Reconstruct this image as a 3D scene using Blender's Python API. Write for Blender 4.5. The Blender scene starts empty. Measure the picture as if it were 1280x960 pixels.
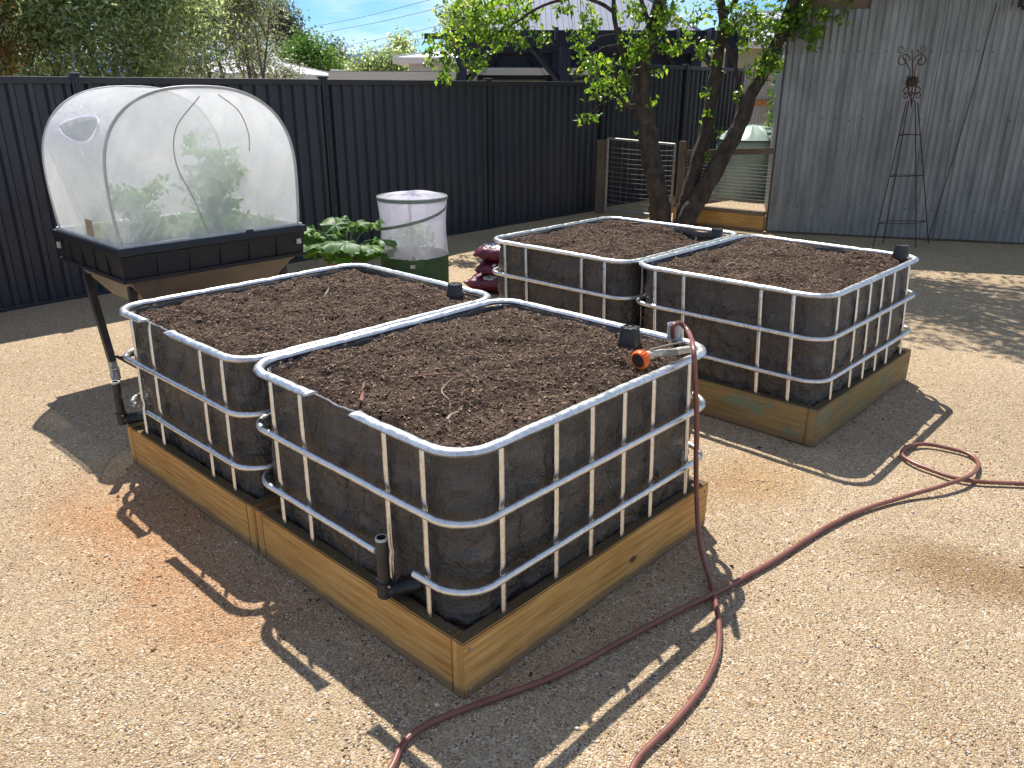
import bpy, bmesh, math, random
import numpy as np
from mathutils import Vector, Matrix, noise
R = math.radians
C = bpy.context.scene.collection
scene = bpy.context.scene

# ------------------------------------------------------------------ camera, world, sun, exposure
H, PITCH, ROLL, FPX = 1.708, R(20.53), R(0.108), 989.0
cp, sp = math.cos(PITCH), math.sin(PITCH)
fw = Vector((0, cp, -sp)); r0 = Vector((1, 0, 0)); u0 = Vector((0, sp, cp))
rt = r0*math.cos(ROLL) + u0*math.sin(ROLL); up = -r0*math.sin(ROLL) + u0*math.cos(ROLL)
cam = bpy.data.objects.new('camera', bpy.data.cameras.new('camera')); C.objects.link(cam)
M = Matrix((rt, up, -fw)).transposed().to_4x4(); M.translation = (0, 0, H)
cam.matrix_world = M
cam.data.sensor_width = 36; cam.data.lens = FPX/1280*36
cam.data.clip_start = 0.05; cam.data.clip_end = 6000
scene.camera = cam

SUN = Vector((-0.09, 0.49, 0.75)).normalized()
sl = bpy.data.lights.new('sun', 'SUN'); sl.energy = 5.0; sl.angle = R(0.5); sl.color = (1.0, 0.955, 0.89)
so = bpy.data.objects.new('sun', sl); C.objects.link(so)
so.rotation_euler = SUN.to_track_quat('Z', 'Y').to_euler(); so.location = (0, 5, 20)

w = bpy.data.worlds.new('World'); scene.world = w; w.use_nodes = True
nt = w.node_tree; nt.nodes.clear()
out = nt.nodes.new('ShaderNodeOutputWorld'); bg = nt.nodes.new('ShaderNodeBackground')
sky = nt.nodes.new('ShaderNodeTexSky'); sky.sky_type = 'NISHITA'; sky.sun_disc = False
sky.sun_elevation = math.asin(SUN.z); sky.sun_rotation = math.atan2(SUN.x, SUN.y)
sky.air_density = 1.0; sky.dust_density = 0.0; sky.ozone_density = 4.0
bg.inputs[1].default_value = 0.09
tc = nt.nodes.new('ShaderNodeTexCoord'); mp = nt.nodes.new('ShaderNodeMapping')
mp.inputs['Scale'].default_value = (2.0, 2.0, 9.0)
ns = nt.nodes.new('ShaderNodeTexNoise'); ns.inputs['Scale'].default_value = 1.7; ns.inputs['Detail'].default_value = 8
ns.inputs['Roughness'].default_value = 0.6
rp = nt.nodes.new('ShaderNodeValToRGB'); rp.color_ramp.elements[0].position = 0.42; rp.color_ramp.elements[1].position = 0.78
mx = nt.nodes.new('ShaderNodeMix'); mx.data_type = 'RGBA'
mx.inputs[7].default_value = (9.5, 9.8, 10.3, 1)
L = nt.links.new
L(tc.outputs['Generated'], mp.inputs[0]); L(mp.outputs[0], ns.inputs['Vector']); L(ns.outputs[0], rp.inputs[0])
tn = nt.nodes.new('ShaderNodeMix'); tn.data_type = 'RGBA'; tn.blend_type = 'MULTIPLY'; tn.inputs[0].default_value = 1; tn.inputs[7].default_value = (.50, .76, 1.0, 1)
L(sky.outputs[0], tn.inputs[6])
L(rp.outputs[0], mx.inputs[0]); L(tn.outputs[2], mx.inputs[6]); L(mx.outputs[2], bg.inputs[0]); L(bg.outputs[0], out.inputs[0])

vs = scene.view_settings
scene.display_settings.display_device = 'sRGB'
vs.view_transform = 'Standard'; vs.look = 'None'; vs.exposure = 0.6; vs.gamma = 1; vs.use_curve_mapping = False
scene.render.engine = 'CYCLES'
scene.cycles.transparent_max_bounces = 16

# ------------------------------------------------------------------ places
def ray(u, v):
    return fw + rt*((u-640)/FPX) + up*((480-v)/FPX)
def gp(u, v, z=0.0):
    d = ray(u, v); t = (z-H)/d.z
    return Vector((d.x*t, d.y*t, z))
def at(u, v, Y):
    d = ray(u, v); t = Y/d.y
    return Vector((d.x*t, Y, H + d.z*t))
YAW = 0.8185
A0 = Vector((-0.14, 1.875, 0)); E1 = Vector((math.cos(YAW), math.sin(YAW), 0)); E2 = Vector((-math.sin(YAW), math.cos(YAW), 0))
Z = Vector((0, 0, 1))
def G(x, y, z=0): return A0 + E1*x + E2*y + Z*z       # metres on the grid of the beds

# ------------------------------------------------------------------ materials
def mat(name, col=(.5,.5,.5), rough=.6, metal=0.0, spec=None):
    m = bpy.data.materials.new(name); m.use_nodes = True
    b = m.node_tree.nodes['Principled BSDF']
    b.inputs['Base Color'].default_value = (*col, 1); b.inputs['Roughness'].default_value = rough
    b.inputs['Metallic'].default_value = metal
    if spec is not None: b.inputs['Specular IOR Level'].default_value = spec
    return m
def N(m, t, **k):
    n = m.node_tree.nodes.new(t)
    for a, v in k.items():
        if a in n.inputs: n.inputs[a].default_value = v
        else: setattr(n, a, v)
    return n
def LK(m, a, b): m.node_tree.links.new(a, b)
def BS(m): return m.node_tree.nodes['Principled BSDF']
def ramp(m, fac, stops, interp='LINEAR'):
    r = N(m, 'ShaderNodeValToRGB'); cr = r.color_ramp; cr.interpolation = interp
    while len(cr.elements) < len(stops): cr.elements.new(0.5)
    for e, (p, c) in zip(cr.elements, stops): e.position = p; e.color = (*c, 1) if len(c) == 3 else c
    LK(m, fac, r.inputs[0]); return r
def coords(m, scale=(1,1,1), rot=0.0, src='Object'):
    t = N(m, 'ShaderNodeTexCoord'); p = N(m, 'ShaderNodeMapping'); p.inputs['Scale'].default_value = scale
    p.inputs['Rotation'].default_value = (0, 0, rot)
    LK(m, t.outputs[src], p.inputs[0]); return p.outputs[0]
def noise_n(m, vec, scale, detail=4, rough=.55):
    n = N(m, 'ShaderNodeTexNoise'); n.inputs['Scale'].default_value = scale; n.inputs['Detail'].default_value = detail
    n.inputs['Roughness'].default_value = rough; LK(m, vec, n.inputs['Vector']); return n
def bump(m, h, strength=.5, dist=.01, prev=None):
    b = N(m, 'ShaderNodeBump'); b.inputs['Strength'].default_value = strength; b.inputs['Distance'].default_value = dist
    LK(m, h, b.inputs['Height'])
    if prev is not None: LK(m, prev, b.inputs['Normal'])
    return b.outputs[0]
def mixc(m, fac, a, b, mode='MIX'):
    x = N(m, 'ShaderNodeMix'); x.data_type = 'RGBA'; x.blend_type = mode
    for s, v in ((0, fac), (6, a), (7, b)):
        if hasattr(v, 'links'): LK(m, v, x.inputs[s])
        elif s == 0: x.inputs[0].default_value = v
        else: x.inputs[s].default_value = (*v, 1)
    return x.outputs[2]
def noisy(name, c1, c2, scale, rough=.6, metal=0, bs=.3, bd=.003, stretch=(1,1,1), det=5, src='Object', bscale=None, rot=0.0):
    m = mat(name, c1, rough, metal); v = coords(m, stretch, rot, src)
    n = noise_n(m, v, scale, det); r = ramp(m, n.outputs[0], [(.3, c1), (.7, c2)])
    LK(m, r.outputs[0], BS(m).inputs['Base Color'])
    if bs:
        n2 = noise_n(m, v, bscale or scale*3, det)
        LK(m, bump(m, n2.outputs[0], bs, bd), BS(m).inputs['Normal'])
    return m

# gravel ground
def gravel_mat():
    m = mat('granitic_gravel', rough=.9); v = coords(m); b = BS(m)
    vo = N(m, 'ShaderNodeTexVoronoi'); vo.inputs['Scale'].default_value = 165
    wn = noise_n(m, v, 90, 3); wv = N(m, 'ShaderNodeVectorMath'); wv.operation = 'MULTIPLY_ADD'; LK(m, wn.outputs['Color'], wv.inputs[0]); wv.inputs[1].default_value = (.012,.012,.012); LK(m, v, wv.inputs[2])
    LK(m, wv.outputs[0], vo.inputs['Vector'])
    sep = N(m, 'ShaderNodeSeparateColor'); LK(m, vo.outputs['Color'], sep.inputs[0])
    pal = ramp(m, sep.outputs[0], [(0, (.16,.10,.055)), (.10, (.36,.245,.135)), (.24, (.54,.385,.22)), (.46, (.66,.50,.31)), (.64, (.75,.61,.41)), (.80, (.86,.78,.64)), (.92, (.55,.30,.14)), (.98, (.27,.25,.26))], 'CONSTANT')
    vo2 = N(m, 'ShaderNodeTexVoronoi'); vo2.inputs['Scale'].default_value = 260; LK(m, v, vo2.inputs['Vector'])
    sep2 = N(m, 'ShaderNodeSeparateColor'); LK(m, vo2.outputs['Color'], sep2.inputs[0])
    pal2 = ramp(m, sep2.outputs[1], [(0, (.28,.19,.11)), (.4, (.54,.40,.24)), (1, (.70,.56,.38))])
    nm = noise_n(m, v, 24, 3)
    fm = ramp(m, nm.outputs[0], [(.38, (0,0,0)), (.62, (1,1,1))])
    c = mixc(m, fm.outputs[0], pal.outputs[0], pal2.outputs[0])
    # broad tone drifts
    n1 = noise_n(m, v, .9, 5, .6); t1 = ramp(m, n1.outputs[0], [(.3, (.80,.78,.76)), (.7, (1.0,.99,.98))])
    c = mixc(m, 1.0, c, t1.outputs[0], 'MULTIPLY')
    # rusty sand stains near the left beds
    def blob(x, y, rx, ry, rotz=0.0):
        tcn = N(m, 'ShaderNodeTexCoord'); mpn = N(m, 'ShaderNodeMapping'); mpn.vector_type = 'TEXTURE'
        mpn.inputs['Location'].default_value = (x, y, 0); mpn.inputs['Scale'].default_value = (rx, ry, 1); mpn.inputs['Rotation'].default_value = (0,0,rotz)
        LK(m, tcn.outputs['Object'], mpn.inputs[0])
        nn = noise_n(m, v, 3.2, 5, .65); ad = N(m, 'ShaderNodeVectorMath'); ad.operation = 'MULTIPLY_ADD'
        LK(m, nn.outputs['Color'], ad.inputs[0]); ad.inputs[1].default_value = (1.1,1.1,0); LK(m, mpn.outputs[0], ad.inputs[2])
        sb = N(m, 'ShaderNodeVectorMath'); sb.operation = 'SUBTRACT'; LK(m, ad.outputs[0], sb.inputs[0]); sb.inputs[1].default_value = (.55,.55,0)
        ln = N(m, 'ShaderNodeVectorMath'); ln.operation = 'LENGTH'; LK(m, sb.outputs[0], ln.inputs[0])
        return ramp(m, ln.outputs['Value'], [(.25, (1,1,1)), (1.0, (0,0,0))]).outputs[0]
    s1 = blob(-1.55, 2.95, .55, .75, .75); s2 = blob(-1.05, 2.3, .5, .4, -.6)
    c = mixc(m, s1, c, mixc(m, .62, c, (.95,.58,.36), 'MULTIPLY'))
    c = mixc(m, s2, c, mixc(m, .5, c, (.95,.60,.38), 'MULTIPLY'))
    d1 = blob(1.75, 2.52, .62, .26, -.35)
    c = mixc(m, d1, c, mixc(m, 1.0, c, (.66,.57,.48), 'MULTIPLY'))
    d2 = blob(1.12, 3.3, .45, .3, .4)
    c = mixc(m, d2, c, mixc(m, .6, c, (.85,.66,.42), 'MULTIPLY'))
    LK(m, c, b.inputs['Base Color'])
    inv = N(m, 'ShaderNodeMath', operation='MULTIPLY'); inv.inputs[1].default_value = -1
    LK(m, vo.outputs['Distance'], inv.inputs[0])
    n3 = noise_n(m, v, 420, 2)
    bn = bump(m, inv.outputs[0], 1.0, .008); bn = bump(m, n3.outputs[0], .5, .002, bn)
    n4 = noise_n(m, v, 7, 5); bn = bump(m, n4.outputs[0], .35, .03, bn)
    LK(m, bn, b.inputs['Normal']); b.inputs['Specular IOR Level'].default_value = .25
    return m
M_gravel = gravel_mat()
def island_mat(name, stops, rough=.8, spec=.3, interp='LINEAR'):
    m = mat(name, rough=rough, spec=spec); g = N(m, 'ShaderNodeNewGeometry')
    r = ramp(m, g.outputs['Random Per Island'], stops, interp); LK(m, r.outputs[0], BS(m).inputs['Base Color']); return m
M_stone = island_mat('loose_pebbles', [(0,(.20,.13,.075)), (.15,(.38,.26,.14)), (.4,(.54,.40,.24)), (.62,(.66,.53,.36)), (.85,(.76,.68,.57)), (.96,(.30,.27,.27)), (1,(.42,.22,.11))], .85)
def soil_mat():
    m = mat('potting_mix', rough=.95, spec=.2); v = coords(m); b = BS(m)
    n = noise_n(m, v, 60, 6, .7); n2 = noise_n(m, v, 5, 4)
    r = ramp(m, n.outputs[0], [(.3, (.016,.011,.008)), (.46, (.092,.060,.040)), (.62, (.19,.125,.084)), (.8, (.32,.23,.16))])
    c = mixc(m, .8, r.outputs[0], ramp(m, n2.outputs[0], [(.38, (.30,.26,.25)), (.60, (1,1,1))]).outputs[0], 'MULTIPLY')
    LK(m, c, b.inputs['Base Color'])
    vo = N(m, 'ShaderNodeTexVoronoi'); vo.inputs['Scale'].default_value = 120; LK(m, v, vo.inputs['Vector'])
    bn = bump(m, n.outputs[0], 1.0, .02); bn = bump(m, vo.outputs['Distance'], .7, .008, bn)
    LK(m, bn, b.inputs['Normal']); return m
M_soil = soil_mat()
M_chip = island_mat('bark_chips', [(0,(.018,.012,.009)), (.28,(.09,.058,.042)), (.62,(.22,.145,.10)), (.9,(.37,.25,.175)), (1,(.46,.33,.21))], .9, .2)
def wood_mat(name, c1, c2, c3, dark=(.10,.06,.03), green=0.0, shade_and_soil=True):
    m = mat(name, rough=.75, spec=.25); b = BS(m); v = coords(m, (1,1,1), 0, 'UV')
    st = N(m, 'ShaderNodeMapping'); st.inputs['Scale'].default_value = (1.2, 22, 1); LK(m, v, st.inputs[0])
    n = noise_n(m, st.outputs[0], 3.2, 6, .6); r = ramp(m, n.outputs[0], [(.28, c1), (.5, c2), (.72, c3)])
    n2 = noise_n(m, v, 3.0, 4); c = mixc(m, ramp(m, n2.outputs[0], [(.4,(0,0,0)), (.75,(.6,.6,.6))]).outputs[0], r.outputs[0], mixc(m, 1, r.outputs[0], (.72,.66,.52), 'MULTIPLY'))
    # knots
    vo = N(m, 'ShaderNodeTexVoronoi'); vo.inputs['Scale'].default_value = 6.5
    kn = N(m, 'ShaderNodeMapping'); kn.inputs['Scale'].default_value = (.55, 1, 1); LK(m, v, kn.inputs[0]); LK(m, kn.outputs[0], vo.inputs['Vector'])
    kr = ramp(m, vo.outputs['Distance'], [(.05, (1,1,1)), (.11, (0,0,0))]); c = mixc(m, kr.outputs[0], c, dark)
    # damp soil splash towards the ground edge
    if green:
        n3 = noise_n(m, v, 8, 5); g = ramp(m, n3.outputs[0], [(.55, (0,0,0)), (.63, (green,)*3)])
        c = mixc(m, g.outputs[0], c, (.14,.22,.15))
    # rough streaks, drying checks and mud splashed up from the ground
    fs = N(m, 'ShaderNodeMapping'); fs.inputs['Scale'].default_value = (.8, 70, 1); LK(m, v, fs.inputs[0])
    n5 = noise_n(m, fs.outputs[0], 2.5, 5, .7); c = mixc(m, ramp(m, n5.outputs[0], [(.60, (0,0,0)), (.70, (.55,.55,.55))]).outputs[0], c, dark)
    oc = N(m, 'ShaderNodeTexCoord'); sx = N(m, 'ShaderNodeSeparateXYZ'); LK(m, oc.outputs['Object'], sx.inputs[0])
    n6 = noise_n(m, oc.outputs['Object'], 14, 6, .7); ma = N(m, 'ShaderNodeMath', operation='MULTIPLY_ADD'); LK(m, n6.outputs[0], ma.inputs[0]); ma.inputs[1].default_value = -.05; LK(m, sx.outputs[2], ma.inputs[2])
    c = mixc(m, ramp(m, ma.outputs[0], [(.0, (.8,.8,.8)), (.018, (0,0,0))]).outputs[0], c, (.22,.14,.08))
    # upper faces darkened: ledge shade painted into the colour, mixed with damp soil
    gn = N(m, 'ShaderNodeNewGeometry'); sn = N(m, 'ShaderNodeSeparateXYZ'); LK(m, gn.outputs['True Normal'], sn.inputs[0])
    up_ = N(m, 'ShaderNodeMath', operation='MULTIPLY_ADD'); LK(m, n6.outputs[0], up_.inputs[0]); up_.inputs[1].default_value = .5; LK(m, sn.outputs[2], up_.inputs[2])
    c = mixc(m, ramp(m, up_.outputs[0], [(.98, (0,0,0)), (1.3, (.92,.92,.92))]).outputs[0] if shade_and_soil else 0.0, c, (.085,.065,.035))
    LK(m, c, b.inputs['Base Color']); LK(m, bump(m, n.outputs[0], .35, .003, bump(m, n5.outputs[0], .3, .003)), b.inputs['Normal']); return m
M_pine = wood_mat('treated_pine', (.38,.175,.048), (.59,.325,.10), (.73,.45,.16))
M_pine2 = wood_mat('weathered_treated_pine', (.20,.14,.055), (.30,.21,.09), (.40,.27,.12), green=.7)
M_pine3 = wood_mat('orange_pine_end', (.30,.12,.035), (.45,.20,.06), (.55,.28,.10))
M_greywood = wood_mat('grey_weathered_wood', (.12,.085,.06), (.20,.15,.11), (.29,.22,.16), dark=(.06,.04,.03), shade_and_soil=False)
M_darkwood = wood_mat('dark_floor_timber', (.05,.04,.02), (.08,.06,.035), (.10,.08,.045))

def steel_mat():
    m = mat('galvanised_steel', (.72,.72,.70), .34, .95); v = coords(m)
    n = noise_n(m, v, 45, 5); r = ramp(m, n.outputs[0], [(.3, (.60,.60,.58)), (.7, (.84,.83,.80))]); LK(m, r.outputs[0], BS(m).inputs['Base Color'])
    rr = ramp(m, n.outputs[0], [(.3, (.24,)*3), (.7, (.44,)*3)]); LK(m, rr.outputs[0], BS(m).inputs['Roughness'])
    LK(m, bump(m, n.outputs[0], .15, .002), BS(m).inputs['Normal']); return m
M_steel = steel_mat()
M_wire = noisy('grey_wire', (.28,.27,.25), (.42,.40,.37), 20, .55, .5, 0)
def liner_mat():
    m = mat('black_liner_film', (.022,.020,.018), .32, 0, .9); b = BS(m)
    t = N(m, 'ShaderNodeTexCoord'); p0 = N(m, 'ShaderNodeMapping'); p0.inputs['Rotation'].default_value = (0, 0, -YAW); LK(m, t.outputs['Object'], p0.inputs[0])
    p = N(m, 'ShaderNodeMapping'); p.inputs['Scale'].default_value = (1,1,1.8); LK(m, p0.outputs[0], p.inputs[0])
    n = noise_n(m, p.outputs[0], 9, 7, .65); n.inputs['Distortion'].default_value = .6
    p2 = N(m, 'ShaderNodeMapping'); p2.inputs['Scale'].default_value = (1.0,1.0,.45); LK(m, p0.outputs[0], p2.inputs[0])
    n2 = noise_n(m, p2.outputs[0], 5, 6, .6); n2.inputs['Distortion'].default_value = 1.2
    bn = bump(m, n.outputs[0], 1.0, .032); bn = bump(m, n2.outputs[0], 1.0, .06, bn); LK(m, bn, b.inputs['Normal'])
    n3 = noise_n(m, p0.outputs[0], 6, 5); r = ramp(m, n3.outputs[0], [(.35, (.044,.036,.027)), (.7, (.074,.060,.045))]); LK(m, r.outputs[0], b.inputs['Base Color'])
    rr = ramp(m, n3.outputs[0], [(.3, (.22,)*3), (.7, (.38,)*3)]); LK(m, rr.outputs[0], b.inputs['Roughness'])
    return m
M_liner = liner_mat()
M_lineredge = mat('liner_cut_edge', (.30,.30,.31), .5)
M_blk = noisy('black_plastic', (.012,.012,.013), (.03,.03,.032), 30, .42, 0, .15, .002)
M_blk2 = noisy('dusty_black_plastic', (.020,.018,.016), (.06,.052,.045), 12, .5, 0, .2, .002)
M_tray = noisy('dark_blue_black_tray', (.006,.007,.010), (.013,.013,.017), 9, .5, 0, .15, .002)
M_hopper = noisy('ground_lit_plastic', (.12,.095,.075), (.20,.165,.13), 6, .5, 0, .2, .003)  # black plastic; tan of light bounced off the ground put into its colour
M_pvc = noisy('grey_pvc', (.40,.42,.43), (.52,.54,.54), 12, .45, 0, .1, .002)
M_orange = mat('orange_plastic', (.75,.13,.015), .35)
M_offwhite = noisy('worn_offwhite_plastic', (.42,.39,.32), (.62,.59,.50), 20, .5, 0, .15, .002)
M_grip = noisy('khaki_grip', (.20,.19,.14), (.30,.28,.22), 25, .6, 0, .3, .002)
M_hose = noisy('brown_hose', (.17,.060,.042), (.25,.10,.075), 10, .36, 0, .1, .001)
M_inside = mat('pipe_inside', (.015,.015,.015), .8)
def fence_mat(name, c1, c2, metal=.25, rough=.42):
    m = mat(name, c1, rough, metal); v = coords(m, (1,1,.25)); n = noise_n(m, v, 3, 6, .6)
    r = ramp(m, n.outputs[0], [(.3, c1), (.7, c2)]); LK(m, r.outputs[0], BS(m).inputs['Base Color'])
    v2 = coords(m); n2 = noise_n(m, v2, 60, 4)
    LK(m, bump(m, n2.outputs[0], .08, .002), BS(m).inputs['Normal']); return m
M_fence = fence_mat('charcoal_steel', (.026,.031,.047), (.046,.050,.063))
M_fpost = fence_mat('charcoal_steel_post', (.024,.027,.034), (.034,.037,.044))
def zinc_mat():
    m = mat('weathered_zinc', rough=.5, metal=.45); v = coords(m); vv = coords(m, (1,1,.12)); b = BS(m)
    n = noise_n(m, vv, 8, 7, .7); n2 = noise_n(m, v, 1.3, 5); n3 = noise_n(m, v, 30, 3)
    r = ramp(m, n.outputs[0], [(.25, (.14,.14,.13)), (.5, (.25,.253,.24)), (.75, (.38,.385,.365))])
    c = mixc(m, ramp(m, n2.outputs[0], [(.4,(0,0,0)), (.7,(1,1,1))]).outputs[0], r.outputs[0], mixc(m, 1, r.outputs[0], (.80,.82,.84), 'MULTIPLY'))
    rs = ramp(m, n3.outputs[0], [(.74, (0,0,0)), (.82, (.5,.5,.5))]); c = mixc(m, rs.outputs[0], c, (.16,.085,.05))
    LK(m, c, b.inputs['Base Color']); LK(m, bump(m, n3.outputs[0], .15, .002), b.inputs['Normal']); return m
M_zinc = zinc_mat()
M_zinc2 = noisy('pale_zinc', (.36,.33,.33), (.52,.48,.47), 5, .55, .2, 0)
M_rust = noisy('rusty_red_iron', (.055,.018,.016), (.10,.032,.026), 25, .75, .2, .3, .002)
M_bronze = noisy('dark_rusty_iron', (.05,.03,.025), (.12,.06,.04), 40, .7, .3, .3, .002)
M_bark = noisy('fruit_tree_bark', (.022,.016,.012), (.095,.072,.056), 14, .95, 0, 1.0, .03, (1,1,.5), 7, bscale=26)
M_bark2 = noisy('grey_bark', (.10,.085,.07), (.20,.17,.14), 10, .9, 0, .6, .02)
def leaf_mat(name, stops, trans, tw=.5, rough=.45, spec=.5):
    m = bpy.data.materials.new(name); m.use_nodes = True; t = m.node_tree; b = BS(m)
    g = N(m, 'ShaderNodeNewGeometry'); r = ramp(m, g.outputs['Random Per Island'], stops)
    LK(m, r.outputs[0], b.inputs['Base Color']); b.inputs['Roughness'].default_value = rough; b.inputs['Specular IOR Level'].default_value = spec
    tr = N(m, 'ShaderNodeBsdfTranslucent'); c = mixc(m, 1.0, r.outputs[0], trans, 'MULTIPLY'); LK(m, c, tr.inputs[0])
    mxs = N(m, 'ShaderNodeMixShader'); mxs.inputs[0].default_value = tw
    LK(m, b.outputs[0], mxs.inputs[1]); LK(m, tr.outputs[0], mxs.inputs[2]); LK(m, mxs.outputs[0], t.nodes['Material Output'].inputs[0]); return m
M_pear = leaf_mat('fruit_tree_leaf', [(0,(.045,.10,.018)), (.5,(.09,.185,.028)), (.85,(.15,.26,.04)), (1,(.26,.30,.07))], (3.4,2.9,1.2), .46, .3)
M_olive = leaf_mat('olive_leaf', [(0,(.09,.12,.06)), (.5,(.21,.26,.135)), (.85,(.36,.41,.25)), (1,(.58,.60,.46))], (2.3,2.35,1.5), .5, .28, .8)
M_orangeleaf = leaf_mat('rusty_leaf', [(0,(.07,.08,.035)), (.5,(.19,.15,.07)), (1,(.36,.20,.08))], (2.2,1.7,1.0), .45)
M_grey = leaf_mat('grey_green_leaf', [(0,(.09,.11,.07)), (.5,(.18,.20,.13)), (1,(.33,.34,.25))], (1.8,1.8,1.2), .42)
M_gum = leaf_mat('gum_leaf', [(0,(.055,.08,.055)), (.6,(.10,.13,.09)), (1,(.17,.19,.14))], (1.3,1.3,1.0), .3)
M_green = leaf_mat('bright_green_leaf', [(0,(.05,.11,.025)), (.6,(.09,.19,.04)), (1,(.15,.26,.06))], (1.8,1.7,1.0), .4)
M_tomato = leaf_mat('tomato_leaf', [(0,(.11,.24,.05)), (.6,(.20,.38,.09)), (1,(.34,.50,.13))], (2.0,1.9,1.2), .5)
M_rhub = leaf_mat('broad_leaf', [(0,(.04,.10,.025)), (.6,(.07,.16,.035)), (1,(.14,.26,.05))], (2.4,2.2,1.0), .36, .5, .35)
M_stem = mat('pale_stem', (.10,.15,.05), .6)
def film_mat(name, col, opac, rough=.25, bsc=30, bst=.6, tint=(1,1,1), grid=None):
    m = bpy.data.materials.new(name); m.use_nodes = True; t = m.node_tree; b = BS(m); v = coords(m)
    b.inputs['Base Color'].default_value = (*col, 1); b.inputs['Roughness'].default_value = rough
    n = noise_n(m, v, bsc, 5, .6); n2 = noise_n(m, v, 4, 4, .6); n2.inputs['Distortion'].default_value = 1.0
    bn = bump(m, n.outputs[0], bst, .01); bn = bump(m, n2.outputs[0], bst, .04, bn); LK(m, bn, b.inputs['Normal'])
    tr = N(m, 'ShaderNodeBsdfTranslucent'); tr.inputs[0].default_value = (*col, 1)
    tp = N(m, 'ShaderNodeBsdfTransparent'); tp.inputs[0].default_value = (*tint, 1)
    m1 = N(m, 'ShaderNodeMixShader'); m1.inputs[0].default_value = .5; LK(m, b.outputs[0], m1.inputs[1]); LK(m, tr.outputs[0], m1.inputs[2])
    m2 = N(m, 'ShaderNodeMixShader'); LK(m, tp.outputs[0], m2.inputs[1]); LK(m, m1.outputs[0], m2.inputs[2])
    fr = ramp(m, n2.outputs[0], [(.35, (opac-.08,)*3), (.7, (min(1,opac+.12),)*3)])
    LK(m, fr.outputs[0], m2.inputs[0]); LK(m, m2.outputs[0], t.nodes['Material Output'].inputs[0]); return m
M_film = film_mat('clear_cover_film', (.97,.975,.975), .82, .22)
M_film2 = film_mat('clear_end_film', (.97,.975,.965), .68, .22)
M_net = film_mat('white_insect_mesh', (.80,.78,.90), .62, .5, 60, .25)
M_grey_net = film_mat('grey_vent_mesh', (.45,.46,.46), .55, .5, 60, .2)
M_whitetube = noisy('white_plastic_tube', (.42,.42,.40), (.58,.57,.54), 10, .4, 0, 0)
M_greenfab = noisy('green_fabric', (.035,.085,.035), (.06,.12,.05), 12, .85, 0, .4, .004)
M_gband = noisy('grey_green_webbing', (.16,.20,.17), (.24,.28,.24), 20, .8, 0, .2, .002)
M_terra = noisy('terracotta', (.22,.13,.08), (.30,.19,.12), 6, .85, 0, .2, .003)
M_tankg = noisy('pale_green_poly', (.24,.33,.28), (.34,.43,.38), 5, .42, 0, 0)
M_navy = noisy('navy_painted_timber', (.006,.011,.028), (.012,.018,.038), 4, .6, 0, 0)
M_roofwhite = noisy('pale_metal_roof', (.46,.47,.50), (.55,.56,.58), 3, .45, .1, 0)
M_rooflav = noisy('blue_grey_metal_roof', (.13,.15,.22), (.155,.175,.25), 3, .75, 0, 0)
M_hip = noisy('grey_ridge_cap', (.06,.08,.13), (.08,.10,.15), 3, .7, 0, 0)
M_render = noisy('pale_render', (.42,.43,.48), (.50,.51,.56), 4, .85, 0, .2, .003)
M_beige = noisy('olive_beige_render', (.30,.28,.16), (.36,.34,.20), 5, .85, 0, .2, .004)
M_fascia = mat('pale_gutter', (.62,.60,.55), .5)
M_glassdark = mat('dark_window', (.03,.035,.045), .15)
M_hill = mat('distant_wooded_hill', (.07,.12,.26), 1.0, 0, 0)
M_bag = noisy('maroon_bag_plastic', (.085,.006,.020), (.14,.014,.034), 8, .35, 0, .7, .02)
M_bagblk = noisy('bag_navy_print', (.015,.02,.05), (.03,.035,.07), 8, .25, 0, .5, .02)
M_bagwhite = mat('bag_pale_print', (.62,.60,.58), .35)
M_baggreen = mat('bag_green_print', (.12,.30,.08), .35)
M_zip = mat('zip_tape', (.46,.43,.36), .6)
M_label = noisy('tan_care_label', (.28,.24,.15), (.36,.31,.20), 60, .7, 0, 0)
M_wirecable = mat('cable', (.10,.12,.16), .6)

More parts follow.
